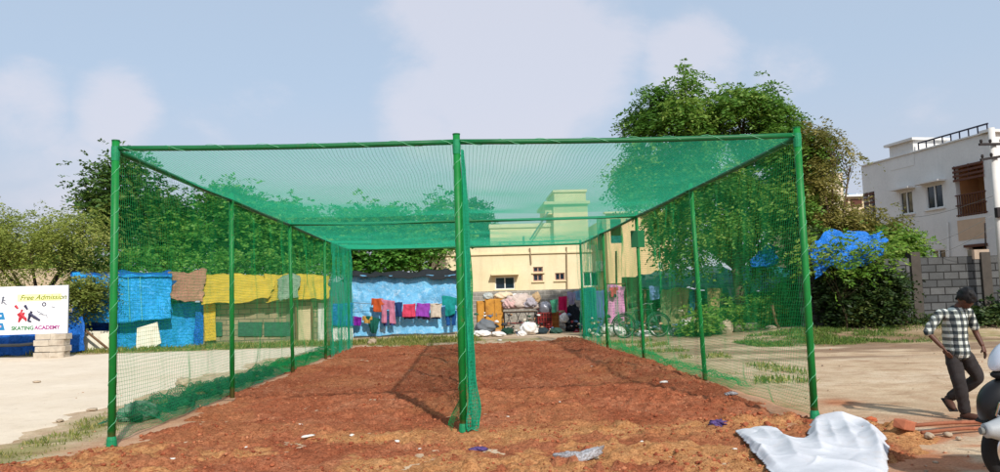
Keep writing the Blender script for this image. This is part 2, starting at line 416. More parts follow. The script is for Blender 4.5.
def sand(x, y):
    n = fbm(x * 1.3, y * 1.3, 4, 111) + .4 * (fbm(x * 7, y * 7, 3, 112) - .5)
    a = sst(9.9, 9.0, y) * sst(.47, .58, n + .10 * np.exp(-((x - .3) / 1.2) ** 2))
    b = np.exp(-(((x - .1) / .9) ** 2 + ((y - 9.0) / .5) ** 2)) * .8
    c = np.exp(-(((x - 2.6) / .9) ** 2 + ((y - 8.7) / .5) ** 2)) * .7
    e = .22 * sst(.52, .62, fbm(x * .8, y * .8, 4, 113)) + .5 * np.exp(-(((x + 1.2) / .7) ** 2 + ((y - 8.0) / .35) ** 2)) * sst(.4, .55, n)
    return np.clip(a + b + c + e, 0, 1) * .9
soil = gridmesh('red_soil_bed', axis_pts(-6.6, 7.2, lambda q: .03), axis_pts(3.5, 29.5, lambda q: .012 + q * .0026), soilz, M_soil, dict(sand=sand), keep=lambda x, y: redmask(x, y) > .02)
tag(soil, kind='structure')
def top(x, y):
    x = np.asarray(x, float); y = np.asarray(y, float)
    return np.maximum(np.maximum(gz(x, y), soilz(x, y)), gz(x, y) - .05 + .065 * roadmask(x, y))
def topf(x, y): return float(top(x, y))
def gp(px, py, dz=0):
    p = g(px, py); return Vector((p.x, p.y, topf(p.x, p.y) + dz))

# clods and small stones
n = 34000
y = 5.5 + (rng.random(n) ** 1.6) * 22; x = rng.uniform(-5.6, 6.2, n); mk = redmask(x, y)
cl = fbm(x * 1.5, y * 1.5, 3, 131); keep = (mk > .25) & (rng.random(n) < sst(.35, .6, cl) * .8 + .2); x, y = x[keep], y[keep]
s = .005 + .022 * rng.random(len(x)) ** 4.5 + .002 * (y / 10); s *= 1 + .5 * np.exp(-((x - (XR - .6)) / .6) ** 2)
t = NT('soil_clod'); v = t.coord(); k = t.ramp(t.noise(v, 9, 2, .6), [(.3, lin((120, 62, 44))), (.55, lin((160, 92, 64))), (.8, lin((196, 140, 104)))]); M_clod = t.bsdf(k, .97, 0, None, .05)
tag(blobs('soil_clods', np.stack([x, y, soilz(x, y) + s * .2], -1), s, M_clod), 'loose red clods and pebbles strewn over the dug soil', 'clods', kind='stuff')
n = 5000
x = rng.uniform(-8, 12, n); y = 5.5 + rng.random(n) ** 1.5 * 22; mk = redmask(x, y)
pr_ = np.where((y < 9.6) & (x > 3), 1.0, .12) + .5 * green(x, y); keep = (mk < .5) & (rng.random(n) < pr_); x, y = x[keep], y[keep]
s = .006 + .028 * rng.random(len(x)) ** 3.5
t = NT('gravel'); v = t.coord(); k = t.ramp(t.noise(v, 6, 2, .6), [(.3, lin((120, 104, 90))), (.5, lin((176, 156, 132))), (.6, lin((170, 96, 62))), (.75, lin((214, 202, 186)))]); M_grav = t.bsdf(k, .95, 0, None, .1)
tag(blobs('pebbles', np.stack([x, y, top(x, y) + s * .2], -1), s, M_grav), 'small stones and brick crumbs lying on the pale dirt', 'pebbles', kind='stuff')

# grass
def leafmesh(name, P, Dv, Sv, L, W, m, tone, parent=None):
    P = np.asarray(P); L = np.asarray(L)[:, None]; W = np.asarray(W)[:, None]
    V = np.stack([P, P + Dv * L * .5 + Sv * W * .5, P + Dv * L, P + Dv * L * .5 - Sv * W * .5], 1)
    Fq = np.arange(len(P) * 4).reshape(-1, 4)
    return npmesh(name, V.reshape(-1, 3), Fq, m, parent, False, tone)
def unit(v): return v / np.maximum(np.linalg.norm(v, axis=-1, keepdims=True), 1e-9)
M_grass = leafmat('grass_blade', lin((88, 104, 40)), lin((126, 136, 62)), lin((182, 168, 104)))
def grass(name, label, xr, yr, n, dens, hmin, hmax, m=M_grass):
    x = rng.uniform(*xr, n); y = rng.uniform(*yr, n); q = dens(x, y); kp = rng.random(n) < q; x, y, q = x[kp], y[kp], q[kp]; n = len(x)
    Dv = unit(np.stack([rng.normal(0, .45, n), rng.normal(0, .45, n), np.ones(n)], -1)); Sv = unit(np.cross(Dv, unit(rng.normal(0, 1, (n, 3)))))
    L = rng.uniform(hmin, hmax, n) * (.5 + q)
    return tag(leafmesh(name, np.stack([x, y, top(x, y) - .01], -1), Dv, Sv, L, L * .14 + .004, m, rng.random(n)), label, 'grass', kind='stuff')
grass('grass', 'patchy dry grass between the pale road and the red soil', (-7, -4.2), (7, 29), 46000, lambda x, y: sst(.15, .7, green(x, y)) * .9 * sst(.38, .55, fbm(x * 3, y * 3, 3, 159)) * (1 - redmask(x, y)), .02, .07)
grass('grass', 'green weeds along the foot of the tarpaulin shacks', (-22, 4), (29.0, 33), 32000, lambda x, y: sst(.25, .6, fbm(x * .8, y * 1.5, 3, 151)) * sst(.8, .2, x) * sst(29.2, 30, y), .06, .20)
grass('grass', 'green grass patch in front of the grey block wall', (8.5, 24), (21.6, 25.3), 50000, lambda x, y: sst(.36, .55, fbm(x * .9, y * 1.1, 3, 152)) * sst(21.6, 22.6, y + .8 * fbm(x, y, 2, 5)) * np.clip(sst(15.0, 12.8, x) + .5 * sst(23.6, 24.4, y), 0, 1), .03, .11, leafmat('grass_lush', lin((60, 92, 34)), lin((92, 124, 46)), lin((140, 152, 78))))
grass('grass', 'thin weeds outside the right netting', (4.5, 6.6), (13, 27), 12000, lambda x, y: sst(.5, .65, fbm(x * .9, y * .9, 3, 153)) * (1 - redmask(x, y)), .03, .12)
grass('grass', 'weeds along the back edge of the red soil', (-5, 4), (27.6, 31), 12000, lambda x, y: sst(.42, .6, fbm(x * .9, y * .9, 3, 154)) * sst(1.0, .2, x), .03, .11)
# ------------------------------------------------------------------ NET CAGE
def greenpaint(name, c):
    t = NT(name); v = t.coord(); n1 = t.noise(v, 2.2, 5, .7); n2 = t.noise(v, 30, 3, .6)
    k = t.ramp(n1, [(.3, tuple(q * .72 for q in c)), (.6, c), (.8, tuple(q * 1.2 for q in c))])
    k = t.mix(t.ramp(n2, [(.62, (0, 0, 0)), (.72, (.5, .5, .5))]), k, lin((60, 84, 60)))
    s_ = t.n('ShaderNodeSeparateXYZ'); t.l(v, s_.inputs[0]); lo = t.ramp(t.math('ADD', s_.outputs[2], t.math('MULTIPLY', n1, -.25)), [(0, (.5, .5, .5)), (.06, (0, 0, 0))])
    k = t.mix(lo, k, lin((150, 104, 74)))
    n5 = t.noise(v, 11, 5, .75, .5); k = t.mix(t.ramp(n5, [(.63, (0, 0, 0)), (.69, (.8, .8, .8))]), k, lin((110, 84, 60)))
    return t.bsdf(k, .5, 0, t.bump(n2, .3, .006), .35)
M_post = greenpaint('green_enamel', lin((12, 122, 50)))
M_beam = greenpaint('green_enamel_dark', lin((8, 100, 52)))
M_cord = mat('nylon_cord', lin((130, 215, 165)), .2, 20, .6, transl=.2)
M_tie = mat('tie_wrap', lin((26, 140, 92)), .3, 30, .55, bump=.5, bscale=60)
def netmat(name, c, tr=.35):
    t = NT(name); return t.bsdf(c, .5, 0, None, .3, tr)
M_net = netmat('green_nylon_net', lin((56, 210, 168)), .5)
M_netside = netmat('green_nylon_side_net', lin((40, 190, 112)), .5)
M_netheap = netmat('net_heap', lin((44, 130, 96)))
cage = empty('cricket_net_cage', (CX, D0, 0), 0, 'large green steel practice cage with two netted bays standing on red soil', 'net cage')
def loc(o, c=None):     # world-built part -> child of the cage
    o.parent = cage; o.matrix_parent_inverse = Matrix.Translation((-CX, -D0, 0)); return o
def helix(p0, p1, r, pitch, seed=0, ph=0):
    p0, p1 = Vector(p0), Vector(p1); d = (p1 - p0); L = d.length; d = d / L; N = d.orthogonal().normalized(); B = d.cross(N); pts = []
    n = int(L / pitch * 9); rr = random.Random(seed); a = ph
    for i in range(n + 1):
        a += 2 * math.pi / 9 * rr.uniform(.55, 1.45)
        pts.append(p0 + d * (L * i / n) + (N * math.cos(a) + B * math.sin(a)) * r)
    return pts
baseoff = {(2, 1): .09, (2, 2): .04, (0, 2): .06, (1, 1): .17, (1, 2): .1, (0, 1): .02}
post_top = {}
for i, X in enumerate((XL, CX, XR)):
    for j, Yp in enumerate(BY):
        bx = X + baseoff.get((i, j), 0); tx = X + (.03 if (i, j) == (1, 1) else 0)
        zb = topf(bx, Yp) - .04; r = .045 if j == 0 else .042
        b = MB().tube([(bx, Yp, zb), ((bx + tx) / 2, Yp, 1.8), (tx, Yp, HP + .05)], r, 14); p = loc(b.build('post', M_post, None, True)); post_top[(i, j)] = (tx, Yp)
        c = MB().tube([(tx, Yp, HP + .045), (tx, Yp, HP + .06)], r * 1.08, 14).build('cap', M_beam, p)
        c = MB().tube(helix((bx, Yp, max(zb, 0) + .1), (tx, Yp, HP - .05), r + .004, .30 if j == 0 else .4, i * 7 + j), .003 if j == 0 else .0025, 4).build('lacing_cord', M_cord, p)
        if j == 0:
            c = MB().tube([(bx, Yp, max(0, zb) + .02), (bx, Yp, .09), (bx, Yp, .13)], [r * 1.35, r * 1.25, r * 1.06], 14).build('tie_wrap', M_tie, p)
            c = MB().tube([(tx - .002, Yp, HP - .20), (tx, Yp, HP - .10), (tx, Yp, HP - .02)], [r * 1.06, r * 1.18, r * 1.12], 14).build('tie_wrap', M_tie, p)
# board clamped on the third right post
bX = XR + .02; b = MB().box((bX - .02, BY[2] - .06, 3.02), (.34, .03, .42)); loc(b.build('board', mat('board_green', lin((14, 96, 58)), .2, 6, .6), None, bevel=.004))
# rails
zb = HP - .045
def rail(a, c, r, lace=True, sag=.02, seed=0):
    a, c = Vector(a), Vector(c); n = 8
    pts = [a.lerp(c, i / n) - Vector((0, 0, sag * math.sin(math.pi * i / n))) for i in range(n + 1)]
    o = loc(MB().tube(pts, r, 12).build('rail', M_beam, None, True))
    if lace: MB().tube(helix(a - Vector((0, 0, sag * .5)), c - Vector((0, 0, sag * .5)), r + .004, .55, seed), .003, 4).build('lacing_cord', M_cord, o)
    return o
rail((XL, D0, zb), (CX, D0, zb), .034, seed=1); rail((CX, D0, zb), (XR, D0, zb), .034, seed=2)
rail((XL, BY[2], zb - .02), (XR, BY[2], zb - .02), .036, False); rail((XL, BY[4], zb - .02), (XR, BY[4], zb - .02), .040, False)
for i, X in enumerate((XL, CX, XR)):
    for j in range(4): rail((post_top[(i, j)][0], BY[j], zb - .03), (post_top[(i, j + 1)][0], BY[j + 1], zb - .03), .036, i != 1 and j < 2, .015, 10 + i * 4 + j)
rail((XL, BY[4] , topf(XL, BY[4]) + .05), (XL, BY[4] , .06), .0, False) if 0 else None

def netting(name, Pf, nu, nv, su, sv, r, nrm, m, ulim=None):
    """real twine: nu lines along v and nv lines along u over the surface Pf(u, v)"""
    Vs, Fs, base = [], [], 0; nrm = np.array(nrm, float)
    for k in (0, 1):
        a = np.linspace(0, 1, (nu if k == 0 else nv)); s = np.linspace(0, 1, (sv if k == 0 else su) + 1)
        A, S = np.meshgrid(a, s, indexing='ij'); P = Pf(A, S) if k == 0 else Pf(S, A)
        T = unit(np.gradient(P, axis=1)); B = unit(np.cross(T, nrm)); N = unit(np.cross(B, T))
        ring = [P + r * (math.cos(q) * N + math.sin(q) * B) for q in (0, 2.0944, 4.18879)]
        V = np.stack(ring, 2); L, Sn = P.shape[:2]; I = (np.arange(L * Sn * 3) + base).reshape(L, Sn, 3)
        for q in range(3):
            q2 = (q + 1) % 3; Fs.append(np.stack([I[:, :-1, q], I[:, :-1, q2], I[:, 1:, q2], I[:, 1:, q]], -1).reshape(-1, 4))
        Vs.append(V.reshape(-1, 3)); base += L * Sn * 3
    o = npmesh(name, np.concatenate(Vs), np.concatenate(Fs), m, None, True)
    return loc(o)
def roofP(u, v):
    x = XL + (XR - XL) * u; y = D0 + LN * (.72 * v + .28 * v * v)
    sx = np.abs(np.sin(np.pi * 2 * u)); sy = np.abs(np.sin(np.pi * 2 * v))
    z = HP - .04 - .07 * sx * (.5 + .5 * sy) - .04 * sy + (fbm(x * .5, y * .5, 2, 201) - .5) * .05
    x = x + (fbm(x * .8, y * .8, 2, 203) - .5) * .12 * sx; y = y + (fbm(x * .6, y * .6, 2, 205) - .5) * .10 * sy
    return np.stack([x, y, z], -1)
netting('roof_net', roofP, 172, 368, 40, 60, .0019, (0, 0, 1), M_net)
def sideP(X0, s, out, seed):
    def f(u, v):
        y = D0 + LN * u; z = (HP - .06) * (1 - v)
        y = y + (fbm(y * .7, z * .9, 3, seed) - .5) * .22; z = z + (fbm(y * .6, z * .9 + 5, 3, seed + 2) - .5) * .12 - .05 * np.abs(np.sin(np.pi * 4 * u)) * (1 - v) ** 3
        wv = np.abs(np.sin(np.pi * 4 * u)) ** .7
        x = X0 + s * ((fbm(y * 1.2, z * .8, 3, seed + 4) - .5) * .22 * wv + out * np.maximum(0, v - .9) ** 1.0 * 8 * (.3 + fbm(y * .9, 0 * y, 2, seed + 6)))
        return np.stack([x, y, np.maximum(z, gz(x, y) + .02 + .03 * fbm(y * 5, x * 5, 2, 5))], -1)
    return f
netting('side_net', sideP(XL, -1, .12, 211), 368, 76, 150, 60, .0018, (1, 0, 0), M_netside)
netting('side_net', sideP(XR, 1, .12, 231), 368, 76, 150, 60, .0019, (1, 0, 0), M_netside)
# net doubled over in the last bay on the left
def lastP(u, v):
    y = BY[3] + .2 + (BY[4] - BY[3]) * u * .97; z = (HP - .1) * (1 - v) + (fbm(y * 1.1, v * 3, 3, 251) - .5) * .15
    x = XL + .12 + (fbm(y * 2.5, z * .7, 3, 252) - .5) * .25
    return np.stack([x, y + (fbm(y, z, 2, 254) - .5) * .2, z + .03], -1)
netting('side_net', lastP, 100, 76, 50, 30, .0032, (1, 0, 0), M_net)
def lastR(u, v):
    p = lastP(u, v); p[..., 0] = XR - .12 + (p[..., 0] - XL - .12); return p
netting('side_net', lastR, 90, 60, 50, 30, .0018, (1, 0, 0), M_net)
# divider curtain, sagging to the right of the centre posts
def divP(u, v):
    y = D0 + .02 + LN * u * .99; z = (HP - .1) * (1 - v)
    ramp = sst(0, .10, u); c = (fbm(y * 1.0, z * .7, 3, 261) - .5)
    x = CX + ramp * (.16 * np.sin(np.pi * np.minimum(1, v * .9 + .05)) * np.exp(-((u - .2) / .25) ** 2) + c * .34 * (.25 + v)) + sst(.72, .95, v) * sst(.03, .0, u) * .0
    flare = sst(.84, 1, v) * np.exp(-((u - .02) / .03) ** 2) * -.22
    return np.stack([x + flare, y, np.maximum(z, .05)], -1)
netting('divider_net', divP, 368, 76, 150, 60, .0021, (1, 0, 0), M_netside)
# the bunched free edge of the divider hanging down the front centre post
def bunchP(u, v):
    z = (HP - .15) * (1 - v); a = u * 9.0 + 2.2 * fbm(v * 5, u * 3, 2, 271)
    wd = .022 + .050 * sst(.0, .45, v) + .015 * np.sin(v * 9) + .06 * np.exp(-((v - .93) / .07) ** 2)
    x = CX + .055 + .015 * v + wd * (.6 + .55 * np.sin(a * 1.3)) + .03 * (fbm(v * 6, u * 2, 2, 272) - .5) ; y = D0 + .03 + .11 * np.cos(a) * (.6 + v * .6)
    x = x + .10 * np.exp(-((v - .96) / .05) ** 2) * (u - .7)
    return np.stack([x, y, np.maximum(z, .06 + .03 * np.sin(a))], -1)
netting('net_bunch', bunchP, 44, 84, 60, 90, .0032, (0, -1, 0), M_net)
# surplus netting lying along the outside of the side nets
def skirtP(x0, s, y0, y1, wd, hh, seed):
    def f(u, v):
        y = y0 + (y1 - y0) * u; q = fbm(y * 1.1, v * 2.2, 3, seed); q2 = fbm(y * 3.5, v * 5, 3, seed + 1)
        x = x0 + s * (wd * v * (.5 + q) + .12 * (q2 - .5)); z = gz(x, y) + .03 + hh * np.sin(np.pi * np.clip(v * 1.1, 0, 1)) * (q2 ** 1.5) * 1.6 + .03 * q
        return np.stack([x, y + .5 * (q - .5), z], -1)
    return f
netting('surplus_net', skirtP(XL - .05, -1, 11.0, 18.3, .95, .26, 281), 150, 30, 150, 30, .0036, (0, 0, 1), M_netheap)
netting('surplus_net', skirtP(XL - .05, -1, 18.0, 27, .8, .24, 291), 170, 30, 150, 30, .0032, (0, 0, 1), M_netside)
netting('surplus_net', skirtP(XR + .05, 1, 12.5, 24, .45, .16, 296), 150, 14, 150, 30, .0024, (0, 0, 1), M_netside)
# rolled ropes of twisted net inside that heap
for k_, (ya, yb, xo) in enumerate(((12.5, 17.5, -.45), (14.5, 18.6, -.8), (11.2, 13.4, -.55))):
    pts = []; n_ = 24
    for i in range(n_ + 1):
        y = ya + (yb - ya) * i / n_; x = XL + xo + .12 * math.sin(i * .9 + k_) + .35 * (i / n_) * (1 if k_ == 1 else 0)
        pts.append((x, y, topf(x, y) + .06 + .04 * math.sin(i * 1.7 + k_)))
    loc(MB().tube(pts, [.03 + .03 * abs(math.sin(i * 1.3)) for i in range(n_ + 1)], 7).build('net_roll', mat('twisted_net', lin((16, 86, 62)), .5, 18, .8, bump=1, bscale=40, bdist=.02), None, True))

# ------------------------------------------------------------------ foreground litter
def clothsheet():
    poly = [(736, 437), (750, 434.5), (776, 434), (783, 441), (790, 449), (800, 448), (808, 444), (809, 433), (812, 427), (822, 425), (838, 425.5), (856, 427), (872, 432), (884, 441), (890, 456), (890, 475), (884, 496), (850, 502), (810, 502), (785, 492), (768, 476), (752, 458)]
    P_ = np.array([[gp(*q).x, gp(*q).y] for q in poly]); r_ = np.random.default_rng(33)
    X, Y = np.meshgrid(np.arange(P_[:, 0].min() - .05, P_[:, 0].max() + .05, .011), np.arange(P_[:, 1].min() - .05, P_[:, 1].max() + .05, .013))
    ins = np.zeros(X.shape, bool); dist = np.full(X.shape, 9.0); K = len(P_)
    for i in range(K):
        x1, y1 = P_[i]; x2, y2 = P_[(i + 1) % K]
        c = ((y1 > Y) != (y2 > Y)) & (X < (x2 - x1) * (Y - y1) / (y2 - y1 + 1e-12) + x1); ins ^= c
        t_ = np.clip(((X - x1) * (x2 - x1) + (Y - y1) * (y2 - y1)) / ((x2 - x1) ** 2 + (y2 - y1) ** 2), 0, 1); dist = np.minimum(dist, np.hypot(X - x1 - t_ * (x2 - x1), Y - y1 - t_ * (y2 - y1)))
    sd = np.where(ins, dist, -dist) + (fbm(X * 6, Y * 6, 3, 305) - .5) * .05
    h = .035 * sst(0, .10, sd) + .10 * sst(0, .35, sd) * fbm(X * 1.6, Y * 1.6, 2, 303) ** 1.5
    cx0, cx1 = P_[:, 0].min(), P_[:, 0].max(); cy0, cy1 = P_[:, 1].min(), P_[:, 1].max()
    def seg(a, b_, amp, w_, curve=0):
        (x1, y1), (x2, y2) = a, b_; wx = X + .05 * (fbm(X * 3, Y * 3, 2, 307) - .5); wy = Y + .08 * (fbm(X * 3 + 9, Y * 3, 2, 308) - .5)
        t_ = np.clip(((wx - x1) * (x2 - x1) + (wy - y1) * (y2 - y1)) / ((x2 - x1) ** 2 + (y2 - y1) ** 2), 0, 1); d = np.hypot(wx - x1 - t_ * (x2 - x1), wy - y1 - t_ * (y2 - y1))
        return amp * np.exp(-(np.sqrt(d * d + .00012)) / w_) * (.35 + .65 * np.sin(np.pi * np.clip(t_, .03, .97)))
    def G(px, py): q = g(px, py); return (q.x, q.y)
    for a, b_, am, w_ in (((742, 441), (776, 474), .08, .05), ((778, 438), (800, 470), .10, .07), ((816, 430), (822, 462), .10, .05), ((845, 430), (860, 462), .07, .06), ((868, 434), (884, 470), .16, .09), ((800, 456), (860, 462), .05, .05), ((800, 470), (880, 480), .05, .04), ((760, 437), (774, 450), .05, .035), ((812, 428), (870, 433), .14, .09), ((830, 432), (838, 455), .05, .03)):
        h = h + seg(G(*a), G(*b_), am, w_)
    for i in range(46):
        x1 = r_.uniform(cx0, cx1); y1 = r_.uniform(cy0, cy1); a_ = r_.uniform(0, 3.1416); L_ = r_.uniform(.12, .5)
        h = h + seg((x1, y1), (x1 + L_ * math.cos(a_), y1 + L_ * math.sin(a_)), r_.choice([-1, 1, 1]) * r_.uniform(.015, .050), r_.uniform(.010, .035))
    Z = gz(X, Y) + .03 + .68 * np.maximum(h, .004) * sst(-.01, .05, sd) + .035
    ok = sd > 0
    I = np.arange(X.size).reshape(X.shape); Fq = np.stack([I[:-1, :-1], I[:-1, 1:], I[1:, 1:], I[1:, :-1]], -1).reshape(-1, 4); Fq = Fq[ok.ravel()[Fq].all(1)]
    u = np.unique(Fq); mp_ = np.zeros(X.size, int); mp_[u] = np.arange(len(u)); V_ = np.stack([X, Y, Z], -1).reshape(-1, 3)[u]
    t = NT('white_fabric'); v_ = t.coord(); n1 = t.noise(v_, 3, 4, .6, .8); n2 = t.noise(v_, 5, 5, .7)
    k = t.ramp(n1, [(.3, (.54, .55, .58)), (.6, (.64, .65, .68))]); k = t.mix(t.ramp(n2, [(.55, (0, 0, 0)), (.75, (.3, .3, .3))]), k, lin((196, 176, 156)))
    M = t.bsdf(k, .75, 0, t.bump(t.noise(v_, 26, 3, .5, 1.5), .25, .01), .2, .08)
    o = npmesh('cloth_sheet', V_, mp_[Fq], M, None, True)
    s_ = o.modifiers.new('solid', 'SOLIDIFY'); s_.thickness = .003
    rebase(o); return tag(o, 'big crumpled white fabric sheet lying on the soil beside the front right post', 'cloth')
clothsheet()
t = NT('clear_plastic'); v = t.coord(); M_clear = t.bsdf(t.ramp(t.noise(v, 30, 4, .7, 1), [(.4, (.33, .29, .27)), (.6, (.62, .62, .66))]), .2, 0, t.bump(t.noise(v, 24, 4, .7, 1), 1, .02), .6, .25)
M_purple = mat('purple_film', lin((112, 88, 150)), .5, 20, .4, bump=.8, bscale=30, transl=.3)
M_white = mat('white_sack', lin((225, 222, 218)), .15, 4, .8, bump=.4, bscale=14, dirt=lin((190, 176, 156)))
M_stone = mat('stone', lin((188, 168, 144)), .35, 4, .95, bump=.6, bscale=16, dirt=lin((140, 112, 90)))
M_brick = mat('brick_red', lin((196, 104, 66)), .3, 6, .95, bump=.5, bscale=24)
def litter(name, px, py, s, m, label, cat, seed, rz=0, k=3, amp=.4, sub=4, group=None):
    p = gp(px, py, .012 if s < .2 or not isinstance(s, float) else 0) if False else gp(px, py, .008); return crumple(name, p, s, m, label, cat, seed, sub, rz, group, k, amp)
bagp = gp(581, 464, .015)
V, Fq = ico(4); th = V[:, 0] * 1.3; a_ = fbm(V[:, 0] * 4 + 3, V[:, 1] * 4 + V[:, 2] * 3, 4, 311)
BV = np.stack([V[:, 0] * .24, V[:, 1] * .10 + .13 * (V[:, 0]) ** 2 - .02, np.maximum(V[:, 2], -.3) * .055 * (1 + .8 * V[:, 0] ** 2) + .04 + .05 * np.maximum(0, V[:, 0])], -1) * (1 + .5 * (a_ - .5))[:, None]
BV[:, 2] -= BV[:, 2].min(); o = npmesh('plastic_bag', BV, Fq, M_clear, None, True); o.location = bagp; tag(o, 'crumpled clear plastic bag curled on the soil in the middle foreground', 'plastic bag')
litter('plastic_wrapper', 720, 428, (.30, .22, .09), M_purple, 'purple plastic wrapper on red soil near the white sheet', 'wrapper', 5, .3, 4, .6)
litter('plastic_wrapper', 478, 450, (.20, .12, .05), M_purple, 'small mauve wrapper on the sand below the centre post', 'wrapper', 6, .2, 4, .6)
litter('plastic_wrapper', 731, 399, (.20, .14, .06), M_clear, 'pale film scrap on the soil near the second right post', 'wrapper', 7, .2, 4, .6)
M_paper = mat('paper_scrap', lin((232, 226, 216)), .2, 20, .8)
for i, (px, py, s) in enumerate(((170, 464, .16), (308, 441, .13), (352, 440, .10), (397, 446, .10), (300, 431, .07), (664, 390, .17), (642, 446, .07), (500, 341, .3), (592, 368, .12), (735, 455, .06), (420, 452, .05), (246, 452, .06), (560, 411, .05), (508, 420, .05))):
    lab = ['white paper scrap near the bottom left corner on red soil', 'thin whitish strip lying left of centre on red soil', 'small white scrap between the strip and the centre post', 'white crumb beside the sand patch left of centre', 'tiny pinkish chip just above the whitish strip', 'white scrap on dark clods in the right bay', 'tiny pale chip right of the clear plastic bag', 'flat pale rag at the far edge of the soil', 'pale scrap deep in the right bay near the shadow line', 'tiny scrap beside the left tip of the white sheet', 'tiny pale crumb left of the mauve wrapper', 'tiny pale crumb between front left post and the strip', 'tiny pale crumb in the middle of the right bay', 'tiny pale crumb right of the centre post foot'][i]
    litter('paper_scrap', px, py, (s * (1.5 if i == 1 else 1), s * .6, s * .28), M_paper, lab, 'scrap', 20 + i, i * .7, 3, .5, 2, 'scraps scattered over the red soil')
bk_ = gp(905, 438, .045); o = MB().box((0, 0, 0), (.24, .13, .10), None, .012).build('brick', mat('brick_dull', lin((184, 112, 82)), .3, 6, .95, bump=.6, bscale=24), None, bevel=.01); o.location = bk_; o.rotation_euler = (.12, .2, .6); tag(o, 'orange broken brick lying by the end of the rusty rods', 'brick')
for i, (px, py, s, lab) in enumerate(((896, 428, .12, 'small stone just above the orange brick'), (930, 441, .13, 'stone below the rusty rods right of the orange brick'), (948, 437, .10, 'round stone under the middle of the rusty rods'), (872, 423, .14, 'reddish stone behind the white sheet'), (860, 420, .09, 'small pebble behind the white sheet next to the reddish stone'), (959, 441, .07, 'smallest stone under the rusty rods'), (185, 371, .0, ''))):
    if s: litter('stone', px, py, (s, s * .8, s * .6), M_stone if i not in (3,) else M_brick, lab, 'stone', 40 + i, i, 2, .35, 3, 'stones by the rusty rods')
M_rod = mat('rusty_rod', lin((158, 98, 72)), .4, 12, .9, bump=.3)
for i, (a, b, rr, lab) in enumerate((((897, 434), (1006, 424), .022, 'upper rusty brown rod pointing left past the motorbike'), ((922, 438), (1006, 430), .020, 'shorter lower rusty rod beside the motorbike muffler'))):
    p, q = gp(*a, .03), gp(*b, .03); c = MB().tube([p, p.lerp(q, .5) + Vector((0, .02, .012)), q], rr, 8).build('iron_rod', M_rod, None, True); rebase(c); tag(c, lab, 'rod', 'rusty rods on the ground')
# stones and bundle outside the left net
litter('sack', 140, 420, (.55, .40, .34), mat('grey_green_sack', lin((112, 138, 118)), .4, 6, .9, bump=.6), 'greyish green cloth bundle outside the netting by the front left post', 'bundle', 51, .5, 3, .5)
for i, (px, py, s, lab) in enumerate(((183, 386, .34, 'left grey rock on the road edge behind the left netting'), (196, 386, .28, 'right grey rock on the road edge behind the left netting'), (190, 389, .20, 'small rock in front of the pair of grey rocks on the road edge'))):
    litter('stone', px, py, (s, s * .7, s * .75), M_stone, lab, 'rock', 60 + i, i, 2, .4, 3, 'rocks on the road edge')
for i, (px, py, s, lab) in enumerate(((37, 383, .12, 'dark stone alone on the pale road left'), (92, 411, .12, 'brown stone on the road edge left of the front left post'), (60, 422, .10, 'flat brown clod at the grassy road edge'))):
    litter('stone', px, py, (s * 1.6, s, s * .5), M_stone, lab, 'stone', 70 + i, i, 2, .3, 3)

# ------------------------------------------------------------------ SIGN ON THE LEFT
SG = at(68, 358, 28.0); GZ = 0
p0, p1 = at(66, 333, 28), at(70, 285, 28)
sx1 = (p0.x + p1.x) / 2; z0, z1 = p0.z, p1.z; sx0 = sx1 - 4.1
sign = empty('sign_board', (sx0, 28, z0), 0, 'white flex banner board with skaters and coloured lettering on a block pillar', 'signboard')
M_bann = mat('banner_white', (.78, .78, .80), .06, 1, .5, bump=.15, bscale=4, bdist=.03)
Wd, Hd = sx1 - sx0, z1 - z0
MB().box((Wd / 2, 0, Hd / 2), (Wd, .04, Hd)).build('panel', M_bann, sign)
M_fr = mat('banner_frame', lin((150, 150, 150)), .2, 5, .5, .6)
f = MB()
for zz in (0.03, Hd / 2, Hd - .03): f.box((Wd / 2, .045, zz), (Wd, .04, .04))
for xx in (.03, Wd / 2, Wd - .03): f.box((xx, .068, Hd / 2), (.04, .04, Hd))
f.build('frame', M_fr, sign)
U = Matrix(((1, 0, 0), (0, 0, -1), (0, 1, 0)))
def inkm(n_, c): return mat(n_, lin(c), .05, 3, .5)
def sx(px): return (px - 70) / 26.9 + Wd       # photo columns -> metres across the board
def sz(py): return (331 - py) / 26.8 * 1.0 + .07
text('slogan_lettering', 'Free Admission', .26, inkm('ink_olive', (110, 120, 30)), sign, Vector((sx(24.5), -.024, Hd - .50)), U, .35, .002, .004)
MB().box((sx(43), -.022, Hd - .42), (1.55, .004, .26)).build('slogan_band', inkm('ink_yellow', (240, 240, 170)), sign)
text('footer_lettering', 'SKATING', .19, inkm('ink_green', (40, 120, 60)), sign, Vector((sx(17), -.024, .16)), U, 0, .002, .006)
text('footer_lettering', 'ACADEMY', .19, inkm('ink_magenta', (160, 60, 130)), sign, Vector((sx(39), -.024, .16)), U, 0, .002, .006)
for k_, zz in enumerate((.30, .68)):
    x0 = sx(-3); c_ = MB().add([(x0, -.022, zz - .13 - .0), (sx(11), -.022, zz - .13), (sx(9), -.022, zz + .13), (x0, -.022, zz + .13), (x0, -.026, zz - .13), (sx(11), -.026, zz - .13), (sx(9), -.026, zz + .13), (x0, -.026, zz + .13)], [(4, 5, 6, 7), (0, 3, 2, 1), (0, 1, 5, 4), (1, 2, 6, 5), (2, 3, 7, 6), (3, 0, 4, 7)])
    tg = c_.build('label_block', inkm('ink_blue', (40, 125, 175)), sign)
    MB().box((sx(3), -.029, zz + .01), (.34, .004, .07)).build('label_stripe', inkm('ink_pink', (235, 170, 175)) if k_ == 0 else M_bann, tg)
c_ = MB().torus((sx(9), -.022, Hd - .62), .24, .008, 'y', 30, 6).build('emblem_ring', inkm('ink_grey', (175, 178, 185)), sign)
